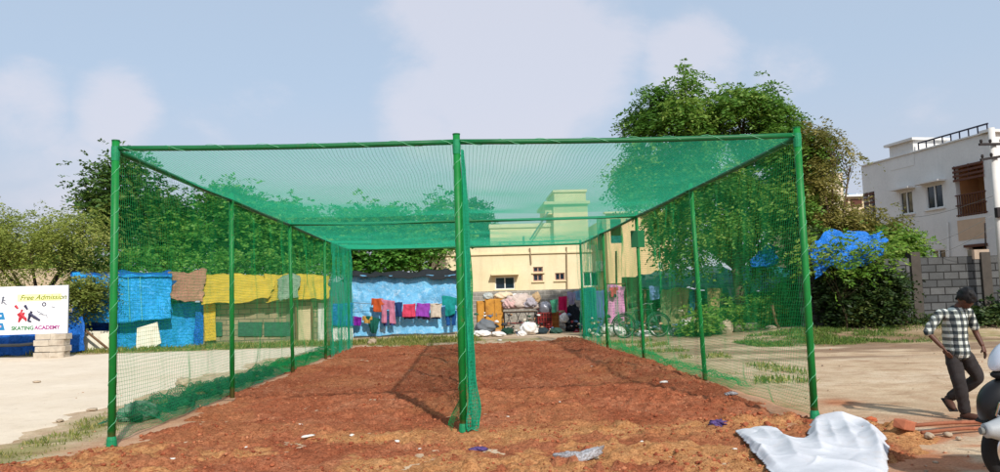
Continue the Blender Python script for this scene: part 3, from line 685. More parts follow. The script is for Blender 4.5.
def stick(segs, m, nm='skater_figure'):
    b = MB()
    for x1, y1, x2, y2, r_ in segs: b.tube([(sx(x1), -.024, sz(y1)), (sx(x2), -.024, sz(y2))], [r_, r_ * .6], 6)
    return b.build(nm, m, sign)
stick([(9, 296, 7.5, 303, .03), (8, 299, 11, 300, .02), (9, 301, 12, 304, .02)], inkm('ink_slate', (90, 95, 110)), 'emblem_figure')
stick([(20.5, 305, 23, 308, .05), (25, 312, 30, 318, .07), (25, 318, 29, 312, .06), (23, 313, 25, 316, .04), (25, 318, 24, 321, .05), (30, 317, 31, 320, .05), (27, 309, 26, 312, .04)], inkm('ink_red', (190, 45, 60)))
stick([(29.5, 305, 32, 309, .05), (34, 313, 38, 316, .07), (38, 316, 44, 320, .06), (35, 313, 33, 320, .06), (33, 320, 36, 321, .04), (36, 311, 35, 313, .05)], inkm('ink_navy', (45, 45, 75)))
stick([(41, 311, 47, 314, .014), (43, 314, 50, 315, .012), (50, 315, 51, 318, .012), (55, 307, 58, 308, .014)], inkm('ink_slate', (90, 95, 110)), 'motion_line')
MB().torus((sx(47.5), -.022, sz(304.5)), .06, .018, 'y', 16, 6).build('ball_mark', inkm('ink_navy', (45, 45, 75)), sign)
text('edge_lettering', 'C', .32, inkm('ink_navy', (45, 45, 75)), sign, Vector((sx(-4), -.024, Hd - .70)), U, 0, .002, .008)
M_block = None
def blockmat(name, c, c2, mortar, w_=.4, h_=.2, rot=(math.pi / 2, 0, 0), off=.5, msize=.02, dirt=None):
    t = NT(name); v = t.coord('Object', (1, 1, 1), rot)
    b = t.n('ShaderNodeTexBrick'); b.inputs['Scale'].default_value = 1; b.inputs['Brick Width'].default_value = w_; b.inputs['Row Height'].default_value = h_; b.inputs['Mortar Size'].default_value = msize
    b.inputs['Mortar Smooth'].default_value = .25; b.offset = off; b.inputs['Bias'].default_value = 0
    b.inputs['Color1'].default_value = (*c, 1); b.inputs['Color2'].default_value = (*c2, 1); b.inputs['Mortar'].default_value = (*mortar, 1)
    t.l(v, b.inputs['Vector']); o = t.coord(); nz_ = t.noise(o, 1.5, 5, .7); nf = t.noise(o, 25, 4, .7)
    k = t.mix(.6, b.outputs['Color'], t.ramp(nz_, [(.3, (.55, .52, .5)), (.65, (1, 1, 1))]), 'MULTIPLY')
    k = t.mix(.4, k, t.ramp(nf, [(.35, (.5, .5, .5)), (.6, (1, 1, 1))]), 'MULTIPLY')
    hh = t.math('SUBTRACT', t.math('MULTIPLY', nf, .25), b.outputs['Fac'])
    return t.bsdf(k, .92, 0, t.bump(hh, .7, .02), .15)
M_pblock = mat('pillar_block', lin((198, 186, 168)), .25, 4, .95, bump=.6, bscale=22, dirt=lin((150, 134, 116)))
pl = empty('block_pillar', (at(51, 358, 27.9).x, 27.95, 0), 0, 'short pillar of pale concrete blocks carrying the white sign board', 'pillar')
for k_ in range(4):
    zc = gz(-15, 28) + .11 + k_ * (z0 / 4); 
    for sd in (-1, 1): MB().box((sd * .27 + (.05 if k_ % 2 else 0), random.uniform(-.02, .02), z0 / 8 + k_ * z0 / 4), (.53, .45, z0 / 4 - .012), None, .008).build('block', M_pblock, pl, bevel=.012)

# ------------------------------------------------------------------ BACKGROUND ROW OF SHACKS (left)
def tarpmat(name, c, rough=.55, crease=1.0, transl=.12, dirt=None, cscale=(1, 1, 1)):
    t = NT(name); v = t.coord('Object', cscale)
    n1 = t.noise(v, 1.1, 5, .6, .6); n2 = t.noise(v, 4.5, 5, .65, 1.6)
    k = t.ramp(n1, [(.25, tuple(q * .72 for q in c)), (.55, c), (.8, tuple(min(.9, q * 1.22 + .01) for q in c))])
    if dirt: k = t.mix(t.ramp(n2, [(.5, (0, 0, 0)), (.75, (.7, .7, .7))]), k, dirt)
    n3 = t.noise(v, 2.0, 3, .5, 2.2); rdg = t.math('ABSOLUTE', t.math('SUBTRACT', n3, .5)); cr = t.ramp(rdg, [(0, (0, 0, 0)), (.05, (1, 1, 1))])
    n4 = t.noise(v, 5.5, 3, .5, 1.2); rd4 = t.math('ABSOLUTE', t.math('SUBTRACT', n4, .5)); cr4 = t.ramp(rd4, [(0, (0, 0, 0)), (.06, (1, 1, 1))])
    hgt = t.math('ADD', t.math('MULTIPLY', cr, .5), t.math('MULTIPLY', cr4, .25)); hgt = t.math('ADD', hgt, t.math('MULTIPLY', n2, .6))
    return t.bsdf(k, rough, 0, t.bump(hgt, crease, .05), .35, transl)
M_blue = tarpmat('tarp_blue', lin((36, 158, 228)), .5, .9)
M_blued = tarpmat('tarp_deep_blue', lin((20, 104, 196)), .5, .9)
M_bluel = tarpmat('tarp_light_blue', lin((116, 192, 234)), .5, .5, .2, lin((214, 234, 244)))
M_brown = tarpmat('tarp_brown', lin((176, 124, 100)), .75, .8)
M_yel = tarpmat('tarp_yellow', lin((214, 180, 52)), .65, .6, .12, lin((196, 176, 96)))
M_teal = tarpmat('tarp_teal', lin((22, 112, 108)), .6, 1.0, .15, lin((50, 140, 140)))
M_black = mat('dark_sheet', lin((34, 38, 40)), .4, 3, .8, bump=.6, bscale=10)
M_board = mat('whitish_board', lin((222, 216, 196)), .12, 2, .8, bump=.2, bscale=8, dirt=lin((188, 176, 150)))
M_wood = mat('old_wood', lin((120, 92, 66)), .4, 6, .9, bump=.5, bscale=20)
M_grey = mat('grey_patina', lin((126, 126, 122)), .3, 3, .8, bump=.4, bscale=12)
SY = 32.0
def A(x, y, Y=SY): p = at(x, y, Y); return p
def rect(x0, y0, x1, y1, Y): return [at(x0, y0, Y), at(x1, y0, Y), at(x1, y1, Y), at(x0, y1, Y)]
def wallbox(c4, thick):
    """solid wall behind a four-cornered face (TL, TR, BR, BL)"""
    b = MB(); n_ = Vector((0, thick, 0)); f4 = [Vector(c) for c in c4]
    return b.add(f4 + [c + n_ for c in f4], [(3, 2, 1, 0), (4, 5, 6, 7), (0, 1, 5, 4), (1, 2, 6, 5), (2, 3, 7, 6), (3, 0, 4, 7)])
def child(o, root):
    o.parent = root; o.matrix_parent_inverse = root.matrix_basis.inverted() if False else Matrix.Translation(-root.location); return o
# blue shack
r = empty('tarp_shack', A(128, 349), 0, 'shack wrapped in bright blue tarpaulin between the sign board and the yellow roof', 'shack')
child(wallbox([A(72, 280, 32.4), A(168, 280, 32.4), A(168, 349, 32.4), A(72, 350, 32.4)], 3.2).build('wall', M_blued), r)
child(wallbox([A(168.3, 303, 32.45), A(197, 303, 32.45), A(197, 349, 32.45), A(168.3, 349, 32.45)], 2.2).build('wall', M_blued), r)
child(sheet('blue_tarpaulin', [A(71, 274, 31.6), A(172, 276, 32.2), A(172, 318, 31.5), A(73, 325, 31.4)], M_blue, None, 60, 34, .09, 1.2, .015, 401, .10), r)
child(sheet('roof_tarpaulin', [A(70, 272, 35), A(172, 272, 35), A(172, 278, 32), A(71, 276, 31.6)], M_blued, None, 30, 10, .08, 1.2, .015, 402, .08), r)
child(sheet('wall_tarpaulin', [A(110, 308, 32.1), A(197, 302, 32.2), A(196, 347, 32.0), A(112, 350, 31.9)], M_blue, None, 60, 34, .05, 1.8, .012, 403, .05), r)
child(sheet('side_tarpaulin', [A(66, 310, 31.8), A(84, 312, 31.8), A(82, 352, 31.6), A(66, 353, 31.6)], M_blued, None, 24, 24, .12, 2.0, .012, 404, .08), r)
wrp = MB()
for i_, px in enumerate((112, 128, 140)): wrp = MB().tube([A(px, 277, 31.45), A(px + 1, 298, 31.3), A(px + 2, 321, 31.25)], .007, 5); child(wrp.build('tie_rope', M_cord), r)
def flat(name, corners, m, label, cat, th=.05, lean=0, group=None):
    b = MB(); c = [Vector(q) for q in corners]; n_ = Vector((0, th, 0)); k = len(c)
    b.add(c + [q + n_ for q in c], [tuple(range(k - 1, -1, -1)), tuple(range(k, 2 * k))] + [(i, (i + 1) % k, (i + 1) % k + k, i + k) for i in range(k)])
    o = b.build(name, m); rebase(o); return tag(o, label, cat, group)
flat('leaning_board', [A(81, 331, 31.2), A(113, 331, 31.2), A(110, 350, 31.0), A(81, 350, 31.0)], M_board, 'whitish board leaning on the blue shack left of the front left post', 'board')
flat('leaning_board', [A(137, 328, 31.2), A(157, 322, 31.3), A(161, 343, 31.1), A(147, 351, 31), A(136, 349, 31)], M_board, 'rounded cream board leaning on the blue shack right of the front left post', 'board')
o = MB().tube([A(80, 326, 30.7), A(107, 348, 30.5)], .05, 8).build('pole', M_wood, None, True); rebase(o); tag(o, 'slanting wooden pole in front of the left whitish board', 'pole')
# dark blue tarpaulin low behind the sign
r = empty('tarp_shack', A(20, 357, 30.5), 0, 'low shelter of dark blue tarpaulin behind the white sign board', 'shelter')
child(wallbox([A(-40, 326, 30.8), A(72, 322, 30.8), A(72, 353, 30.8), A(-40, 358, 30.8)], 2.5).build('wall', M_blued), r)
child(sheet('blue_tarpaulin', [A(-40, 322, 30.4), A(84, 316, 30.5), A(86, 352, 30.2), A(-40, 359, 30.1)], M_blued, None, 70, 26, .14, 1.3, .015, 411, .08), r)
child(MB().tube([A(-20, 346, 29.8), A(20, 345, 29.8), A(40, 343, 29.8)], .06, 8).build('pipe', M_grey), r)
# brown and yellow roofed shack
r = empty('block_shack', A(262, 346), 0, 'long low shack of grey and beige blocks under brown and yellow tarpaulin roofs', 'shack')
M_shack = blockmat('shack_block', lin((178, 160, 128)), lin((150, 140, 112)), lin((120, 112, 96)), .5, .22)
SW = [A(200, 296), A(327, 296), A(327, 344), A(200, 347)]
child(wallbox(SW, 3.4).build('wall', M_shack), r)
child(sheet('brown_tarpaulin', [A(168, 271, 34.5), A(207, 271, 34.5), A(203, 302, 31.3), A(171, 301, 31.3)], M_brown, None, 30, 26, .12, 1.3, .02, 421, .10), r)
child(sheet('yellow_tarpaulin', [A(205, 274, 34.5), A(278, 276, 34.3), A(268, 300, 31.3), A(201, 303, 31.3)], M_yel, None, 40, 26, .06, .7, .02, 422, .10), r)
child(sheet('yellow_tarpaulin', [A(264, 276, 34.4), A(329, 274, 34.5), A(329, 299, 31.5), A(266, 302, 31.4)], M_yel, None, 40, 26, .06, .7, .02, 423, .12), r)
child(sheet('faded_tarpaulin', [A(277, 277, 33.9), A(300, 276, 33.9), A(298, 299, 31.2), A(279, 300, 31.2)], tarpmat('tarp_faded', lin((150, 166, 140)), .7), None, 20, 20, .08, 1.5, .02, 424, .1), r)
child(sheet('yellow_tarpaulin', [A(204, 303, 31.8), A(216, 303, 31.8), A(216, 340, 31.7), A(205, 341, 31.7)], M_yel, None, 12, 30, .05, 1.5, .012, 425, .03), r)
child(sheet('blue_tarpaulin', [A(196, 302, 31.8), A(204, 302, 31.8), A(203, 346, 31.8), A(194, 347, 31.8)], M_blued, None, 10, 20, .05, 2, .012, 426, .03), r)
M_dark = mat('dark_interior', lin((30, 34, 30)), .3, 4, .9)
for a, b in ((214, 222), (238, 262), (264, 292)):
    wd = child(wallbox(rect(a, 322, b, 336, 31.93), .05).build('window', mat('shutter_green', lin((58, 104, 84)), .5, 8, .7)), r)
    bb = MB(); n_ = max(3, int((b - a) / 3.2))
    for i in range(n_): q = A(a + (b - a) * (i + .5) / n_, 322, 31.9); q2 = A(a + (b - a) * (i + .5) / n_, 336, 31.9); bb.tube([q, q2], .022, 5)
    o = child(bb.build('grille', mat('grille_pale', lin((176, 176, 150)), .3, 8, .8)), r); o.parent = wd; o.matrix_parent_inverse = Matrix.Translation(-r.location); 
child(wallbox(rect(286, 305, 297, 344, 31.95), .04).build('door', mat('door_weathered', lin((120, 122, 96)), .35, 5, .9, bump=.4)), r)
child(wallbox(rect(298, 306, 311, 343, 31.94), .04).build('door', mat('door_pale', lin((206, 190, 150)), .2, 4, .9)), r)
child(wallbox(rect(318, 303, 325, 344, 31.94), .04).build('door', mat('door_white', lin((214, 214, 200)), .2, 4, .9)), r)
child(MB().tube([A(296, 303, 31.7), A(297, 345, 31.7)], .06, 7).build('door_post', M_wood), r); child(MB().tube([A(312, 303, 31.7), A(313, 345, 31.7)], .05, 7).build('door_post', M_wood), r)
# small painted stall behind the last left bay
r = empty('tarp_shack', A(340, 343, 33.5), 0, 'small stall with blue band and pale lower cloth behind the last left netting bay', 'stall')
child(wallbox(rect(326, 282, 345, 342, 33.8), 2).build('wall', mat('stall_wall', lin((90, 120, 120)), .4, 4, .9)), r)
child(sheet('blue_tarpaulin', [A(326, 304, 33.4), A(353, 302, 33.4), A(353, 326, 33.3), A(326, 326, 33.3)], M_blued, None, 20, 16, .06, 2, .012, 431, .05), r)
child(sheet('white_cloth', [A(326, 326, 33.4), A(353, 325, 33.4), A(353, 341, 33.2), A(326, 343, 33.2)], M_white, None, 20, 16, .08, 3, .012, 432, .05), r)

# ------------------------------------------------------------------ BLUE TARP WALL AND WASHING LINE
TY = 36.5
r = empty('tarp_screen', A(404, 336, TY), 0, 'light blue tarpaulin screen with a black rolled top edge behind the washing line', 'tarpaulin')
child(sheet('blue_tarpaulin', [A(346, 276, TY), A(468, 274, TY), A(468, 332, TY - .2), A(346, 337, TY - .3)], M_bluel, None, 130, 60, .13, 1.1, .012, 441, .06), r)
child(sheet('shade_sheet', [A(346, 273, TY + .4), A(470, 270, TY + .4), A(470, 279, TY - .35), A(346, 278, TY - .35)], M_black, None, 60, 8, .12, 1.5, .02, 442, .08), r)
for i_, px in enumerate((350, 388, 428, 466)): child(MB().tube([A(px, 276, TY + .25), A(px, 333, TY + .25)], .05, 7).build('post', M_wood), r)
LY = TY - .7
def hang(name, x0, y0, x1, y1, m, label, cat, Y=LY, sd=0, skew=0, taper=0, legs=False, group='washing on the line'):
    TL, TR, BR, BL = A(x0, y0, Y), A(x1, y0 - .3, Y), A(x1 - taper + skew, y1, Y - .05), A(x0 + taper + skew, y1 + .4, Y - .05)
    nx = 22
    o = sheet(name, [TL, TR, BR, BL], m, None, nx, 18, .08, 2.6, .008, sd, .09, folds=.045)
    if legs:   # trousers / shorts: slit between two legs, hanging from the waistband
        import bmesh
        b = bmesh.new(); b.from_mesh(o.data); b.faces.ensure_lookup_table()
        kill = [f for i, f in enumerate(b.faces) if (i % nx) in (nx // 2 - 2, nx // 2 - 1, nx // 2, nx // 2 + 1) and (i // nx) > 6]
        bmesh.ops.delete(b, geom=kill, context='FACES'); b.to_mesh(o.data); b.free()
    if name in ('shirt', 'tunic', 'blouse'):   # sleeves: the body is narrower than the shoulders
        import bmesh
        b = bmesh.new(); b.from_mesh(o.data); b.faces.ensure_lookup_table()
        kill = [f for i, f in enumerate(b.faces) if ((i % nx) < 4 or (i % nx) >= nx - 4) and (i // nx) > 7 + (i % 3 == 0)]
        bmesh.ops.delete(b, geom=kill, context='FACES'); b.to_mesh(o.data); b.free()
    return tag(o, label, cat, group)
def cloth(n_, c, c2=None, sc=6): return mat('cloth_' + n_, lin(c), .3, sc, .85, bump=.2, bscale=40, transl=.2, c2=lin(c2) if c2 else None)
def stripes(n_, c, c2, sc=20, axis=0):
    t = NT('cloth_' + n_); v = t.coord(); w_ = t.n('ShaderNodeTexWave', bands_direction='XYZ'[axis] if axis < 2 else 'Z'); w_.inputs['Scale'].default_value = sc; w_.inputs['Distortion'].default_value = 1.5; t.l(v, w_.inputs['Vector'])
    return t.bsdf(t.ramp(w_.outputs['Fac'], [(.4, lin(c)), (.6, lin(c2))]), .85, 0, None, .1, .2)
line = MB().tube([A(346 + 124 * i / 12, 302 + 3 * math.sin(math.pi * i / 12) - (2 if i > 9 else 0), LY) for i in range(13)], .012, 5).build('washing_line', M_wood, None, True); rebase(line); tag(line, 'thin washing line strung in front of the light blue tarpaulin', 'line')
hang('sari_cloth', 350, 316, 362, 325, cloth('violet', (130, 30, 160)), 'violet cloth at the left end of the washing line', 'cloth', sd=1, taper=2)
hang('shirt', 371, 299, 384, 312, stripes('orange', (216, 100, 44), (150, 70, 50), 6), 'orange patterned shirt near the left end of the washing line', 'shirt', sd=2)
hang('blouse', 362, 317, 372, 324, cloth('mustard', (196, 150, 70)), 'small mustard blouse between the violet cloth and green cloth', 'blouse', sd=3)
hang('scarf', 366, 318, 380, 334, cloth('bottle', (14, 92, 78)), 'dark green cloth tapering to a point on the washing line', 'cloth', sd=4, taper=4.5)
hang('trousers', 381, 301, 395, 323, cloth('rose', (204, 130, 156)), 'pink trousers hanging with legs apart on the washing line', 'trousers', sd=5, legs=True)
hang('shorts', 383, 315, 394, 326, cloth('slateblue', (52, 66, 130)), 'blue shorts under the pink trousers', 'shorts', LY + .1, 6, legs=True)
hang('vest', 396, 303, 402, 317, cloth('navy', (30, 60, 110)), 'narrow navy vest right of the pink trousers', 'vest', sd=7)
for x0, x1, c, nm, lab, sd in ((403, 416, (222, 74, 104), 'coral', 'coral red towel with dark hem, left of the purple towel', 8), (416.5, 430, (122, 40, 150), 'purple', 'purple towel with pale print, right of the coral towel', 9), (430.5, 442, (214, 200, 182), 'cream', 'cream towel between the purple towel and the teal cloth', 10)):
    hang('towel', x0, 303, x1, 317, cloth(nm, c) if nm != 'purple' else stripes('purple', c, (170, 90, 190), 7, 2), lab, 'towel', sd=sd)
    hang('petticoat', x0 + .5, 316, x1 - .5, 319.5, cloth('hem' + nm, (60, 50, 80) if nm != 'cream' else (40, 50, 110)), 'dark cloth edge hanging below the %s towel' % nm, 'cloth', LY + .08, sd + 20)
hang('tunic', 442.5, 297, 458, 315, cloth('teal', (18, 148, 142)), 'teal tunic at the right end of the washing line', 'tunic', sd=11, skew=.0)
hang('trousers', 446, 312, 456, 326, cloth('tealblue', (24, 84, 150)), 'blue leggings showing below the teal tunic', 'leggings', LY + .08, 12, legs=True)
for px in (347, 469): o = MB().tube([A(px, 298, LY), A(px, 336, LY)], .035, 7).build('pole', M_wood, None, True); rebase(o); tag(o, 'short wooden pole holding the %s end of the washing line' % ('left' if px < 400 else 'right'), 'pole')
litter('stone', 372, 345, (.38, .3, .3), M_stone, 'pale block on the grass below the washing line', 'stone', 90, .4, 2, .3, 3)

# ------------------------------------------------------------------ WALL BUILDER (openings really cut)
def holed(name, W_, H_, holes, m, parent, t_=.25, M4=None):
    """wall in local x (along) z (up), face at y=0, thickness t_ to +y, with rectangular openings (x0,z0,x1,z1)"""
    xs = sorted({0, W_, *[h[0] for h in holes], *[h[2] for h in holes]}); zs = sorted({0, H_, *[h[1] for h in holes], *[h[3] for h in holes]})
    b = MB(); inside = lambda x, z: any(h[0] < x < h[2] and h[1] < z < h[3] for h in holes)
    for yy, fl in ((0, False), (t_, True)):
        for i in range(len(xs) - 1):
            for j in range(len(zs) - 1):
                if inside((xs[i] + xs[i + 1]) / 2, (zs[j] + zs[j + 1]) / 2): continue
                q = [(xs[i], yy, zs[j]), (xs[i + 1], yy, zs[j]), (xs[i + 1], yy, zs[j + 1]), (xs[i], yy, zs[j + 1])]
                b.add(q, [(3, 2, 1, 0)] if fl else [(0, 1, 2, 3)])
    for (x0, z0_, x1, z1_) in holes + [(0, 0, W_, H_)]:
        c = [(x0, z0_), (x1, z0_), (x1, z1_), (x0, z1_)]
        for i in range(4):
            a_, c_ = c[i], c[(i + 1) % 4]; b.add([(a_[0], 0, a_[1]), (c_[0], 0, c_[1]), (c_[0], t_, c_[1]), (a_[0], t_, a_[1])], [(0, 1, 2, 3)])
    return b.build(name, m, parent)
M_glass = mat('window_glass', lin((26, 42, 54)), .3, 1, .08, spec=.6)
M_frame = mat('window_frame', lin((226, 226, 222)), .08, 4, .5)
def window(parent, x0, z0_, x1, z1_, d=.14, mull=1, m=None, glass=None, fr=.05, nm='window'):
    m = m or M_frame; b = MB()
    b.box(((x0 + x1) / 2, d, z0_ + fr / 2), (x1 - x0, .06, fr)); b.box(((x0 + x1) / 2, d, z1_ - fr / 2), (x1 - x0, .06, fr))
    b.box((x0 + fr / 2, d, (z0_ + z1_) / 2), (fr, .06, z1_ - z0_ - 2 * fr)); b.box((x1 - fr / 2, d, (z0_ + z1_) / 2), (fr, .06, z1_ - z0_ - 2 * fr))
    for i in range(mull): xx = x0 + (x1 - x0) * (i + 1) / (mull + 1); b.box((xx, d, (z0_ + z1_) / 2), (fr, .05, z1_ - z0_ - 2 * fr))
    w_ = b.build(nm, m, parent)
    MB().box(((x0 + x1) / 2, d + .03, (z0_ + z1_) / 2), (x1 - x0 - .01, .012, z1_ - z0_ - .01)).build('pane', glass or M_glass, w_); return w_

# ------------------------------------------------------------------ CREAM BUILDING
def plaster(name, c, c2, streak=.25):
    t = NT(name); v = t.coord(); vs = t.coord('Object', (1.2, 1.2, .16)); n1 = t.noise(v, .5, 5, .6); n2 = t.noise(vs, 2.2, 5, .7); n3 = t.noise(v, 9, 4, .7)
    k = t.ramp(n1, [(.3, c2), (.65, c)]); k = t.mix(t.ramp(n2, [(.5, (0, 0, 0)), (.8, (streak, streak, streak))]), k, tuple(q * .45 for q in c))
    k = t.mix(.15, k, t.ramp(n3, [(.3, (.5, .5, .5)), (.6, (1, 1, 1))]), 'MULTIPLY')
    return t.bsdf(k, .9, 0, t.bump(n3, .15, .01), .15)
M_cream = plaster('cream_plaster', lin((232, 218, 182)), lin((222, 204, 164)), .4)
M_cream2 = plaster('cream_plaster_light', lin((230, 216, 176)), lin((216, 200, 160)))
M_peach = plaster('peach_plaster', lin((230, 200, 152)), lin((218, 186, 138)))
BYC = 46.0; S46 = None
cb = empty('cream_building', A(545, 300, BYC), 0, 'cream plastered flat-roofed building with a stair tower behind the cage', 'building'); cb.location.z = 0
def L46(px, py, Y=BYC): p = at(px, py, Y); return p.x - cb.location.x, p.z
def cbox(nm, x0, y0, x1, y1, Y, dep, m, zb_=None):
    a = at(x0, y0, Y); b_ = at(x1, y1, Y); z0_ = b_.z if zb_ is None else zb_
    return MB().box(((a.x + b_.x) / 2 - cb.location.x, Y + dep / 2 - BYC, (a.z + z0_) / 2), (b_.x - a.x, dep, a.z - z0_)).build(nm, m, cb)
x0, zt = L46(428, 249); x1, _ = L46(606, 249)
H_ = zt
hs = []
def hole(px0, py0, px1, py1): a = L46(px0, py0); b_ = L46(px1, py1); h = (a[0] - x0, b_[1], b_[0] - x0, a[1]); hs.append(h); return h
wA = hole(495, 277, 515, 289); wB = hole(583, 272, 599, 286); wC = hole(533, 267, 543, 272); wD = hole(533, 274, 543, 281); wE = hole(555, 273, 565, 280)
o = holed('wall', x1 - x0, H_, list(hs), M_cream, cb, .25); o.location = (x0, 0, 0)
MB().box(((x0 + x1) / 2, 5.2, H_ / 2 - .02), (x1 - x0 - .02, 9.8, H_ - .06)).build('wall', M_cream, cb) if False else None
MB().box(((x0 + x1) / 2, 5.3, H_ - .12), (x1 - x0 - .1, 10, .12)).build('roof_slab', M_cream2, cb)
MB().box((x0 + .1, 5.2, H_ / 2 - .1), (.2, 9.6, H_ - .2)).build('wall', M_cream, cb); MB().box(((x0 + x1) / 2, 6, H_ / 2 - .1), (x1 - x0 - .4, .2, H_ - .3)).build('wall', M_dark, cb)
MB().box(((x0 + x1) / 2, -.05, H_ - .42), (x1 - x0, .1, .10)).build('cornice', M_cream2, cb)
for h, nm, mu in ((wA, 'window', 1), (wB, 'window', 1), (wC, 'vent', 1), (wD, 'vent', 1), (wE, 'vent', 1)):
    q = empty('window_unit', (x0, 0, 0)) if False else None
    wnd = window(cb, h[0] + x0, h[1], h[2] + x0, h[3], .1, mu, M_frame if nm == 'window' else mat('vent_frame', lin((190, 150, 130)), .2, 6, .7), None, .06, nm)
    MB().box(((h[0] + h[2]) / 2 + x0, -.04, h[1] - .05), (h[2] - h[0] + .2, .12, .06)).build('sill', M_cream2, wnd)
for h in (wA,): MB().box(((h[0] + h[2]) / 2 + x0, -.26, h[3] + .14), (h[2] - h[0] + .5, .52, .09)).build('awning', M_cream2, cb)
pipem = mat('downpipe', lin((150, 132, 104)), .3, 4, .7)
for a, b_, c_ in ((529, 226, 264), (566, 240, 296)):
    p, q = L46(a, b_), L46(a + (2 if a < 550 else 1), c_); MB().tube([(p[0], -.08, min(p[1], H_ - .1) if a > 550 else H_ - .1), (q[0], -.08, q[1])], .045, 7).build('downpipe', pipem, cb)
cbox('upper_storey', 490, 226, 556, 246, BYC + 3, 5, M_cream2, H_ - .1)
cbox('parapet_cap', 489, 224.5, 557, 226.5, BYC + 2.9, 5.2, M_cream)
cbox('stair_tower', 553, 202, 589, 246, BYC + 2.4, 4.5, M_cream2, H_ - .1)
cbox('stair_landing', 545, 203, 553.0, 214, BYC + 2.6, 3.5, M_cream2)
cbox('tower_slab', 544, 201.6, 590, 203.4, BYC + 2.2, 5, M_cream)
cbox('water_tank_room', 554, 191.5, 586, 201.6, BYC + 2.5, 4.0, M_cream2)
cbox('tower_slab', 553, 190, 587, 191.6, BYC + 2.4, 4.2, M_cream)
for px in (499, 509, 523, 539): a = L46(px, 238, BYC + 2); cbox('roof_post', px, 243 if px != 523 else 236, px + (2 if px != 539 else 4), 248, BYC + 1.5, .4, M_grey, H_ - .1)
p, q = at(530, 240, BYC + 2.2), at(548, 212, BYC + 2.2); MB().tube([(p.x - cb.location.x, 2.2, p.z), (q.x - cb.location.x, 2.2, q.z)], .06, 6).build('stair_rail', M_grey, cb)
# right taller block
pb = empty('peach_building', A(635, 300, 44), 0, 'taller peach coloured building with a recessed balcony beside the stair tower building', 'building'); pb.location.z = 0
def L44(px, py, Y=44): p = at(px, py, Y); return p.x - pb.location.x, p.z
X0, ZT = L44(606, 214); X1, _ = L44(672, 214); a = L44(610, 219); b_ = L44(622, 243)
bal = (a[0] - X0, b_[1], b_[0] - X0, a[1]); c_ = L44(658, 262); d_ = L44(664, 269); wd_ = (c_[0] - X0, d_[1], d_[0] - X0, c_[1])
o = holed('wall', X1 - X0, ZT, [bal, wd_], M_peach, pb, .25); o.location = (X0, 0, 0)
MB().box((X0 + .12, 5.2, ZT / 2 - .1), (.24, 9.5, ZT - .2)).build('wall', M_peach, pb); MB().box(((X0 + X1) / 2, 5.2, ZT - .15), (X1 - X0 - .3, 9.6, .12)).build('roof_slab', M_cream2, pb)
MB().box((X0 + (bal[0] + bal[2]) / 2, 1.6, (bal[1] + bal[3]) / 2), (bal[2] - bal[0] + 1, .2, bal[3] - bal[1] + .6)).build('recess_wall', mat('recess_green', lin((120, 128, 100)), .2, 3, .9), pb)
MB().box((X0 + (bal[0] + bal[2]) / 2, .1, bal[1] + .22), (bal[2] - bal[0], .08, .44)).build('balcony_parapet', M_teal, pb)
window(pb, wd_[0] + X0, wd_[1], wd_[2] + X0, wd_[3], .1, 1)
MB().box(((X0 + X1) / 2, -.06, ZT + .05), (X1 - X0 + .3, .5, .1)).build('cornice', M_cream2, pb)
a = L44(599, 261, 45.4)
ac = empty('air_conditioner', (at(602, 265, 45.6).x, 45.6, at(602, 271, 45.6).z), 0, 'air conditioner unit on the cream wall seen through the right netting', 'air conditioner')
MB().box((0, 0, .3), (.75, .36, .6)).build('casing', M_frame, ac, bevel=.02); MB().torus((-.08, -.19, .3), .2, .015, 'y', 20, 5).build('fan_guard', M_grey, ac)
MB().box((0, .1, -.05), (.8, .5, .05)).build('bracket', M_grey, ac)
# grey block compound wall behind the junk
M_gblock = blockmat('grey_block', lin((170, 164, 152)), lin((148, 143, 134)), lin((196, 190, 178)), .4, .2, dirt=None)
WY = 39.5
a, b_ = at(466, 292, WY), at(660, 290, WY); o = MB().box((0, 0, a.z / 2 - .1), (b_.x - a.x, .2, a.z + .2)).build('block_wall', M_gblock); o.location = ((a.x + b_.x) / 2, WY, 0); tag(o, 'grey concrete block wall behind the junk heap and below the cream building', 'wall')

# ------------------------------------------------------------------ JUNK YARD
JY = 35.5
M_ochre = mat('ochre_wood', lin((206, 146, 58)), .3, 3, .75, bump=.3, bscale=9, dirt=lin((150, 98, 44)))
M_red = mat('red_grid', lin((150, 42, 40)), .4, 6, .7)
def cupboard(x0, y0, x1, y1, Y, m, label, doors=2):
    a = at(x0, y0, Y); b_ = at(x1, y1, Y); w_ = b_.x - a.x; h_ = a.z - gz(a.x, Y)
    r = empty('cupboard', ((a.x + b_.x) / 2, Y, float(gz(a.x, Y))), random.uniform(-.1, .1), label, 'cupboard')
    MB().box((0, .28, h_ / 2), (w_, .5, h_)).build('carcass', m, r, bevel=.01)
    for i in range(doors):
        dw = w_ / doors; d = MB().box((-w_ / 2 + dw * (i + .5), .005, h_ / 2), (dw - .05, .035, h_ - .12)).build('door', m, r, bevel=.006)
        MB().box((-w_ / 2 + dw * (i + .5) + (dw * .3 if i == 0 else -dw * .3), -.03, h_ * .55), (.03, .03, .14)).build('handle', M_grey, d)
        for q in (.3, .7): MB().box((-w_ / 2 + dw * (i + .5), -.018, h_ * q), (dw * .6, .012, h_ * .28)).build('moulding', m, d)
    return r
cupboard(477, 301, 487, 333, JY + .5, M_ochre, 'narrow ochre cupboard at the left end of the junk heap', 1)
cupboard(485, 299, 504, 331, JY + .3, M_ochre, 'wide ochre cupboard behind the grey sheet in the junk heap')
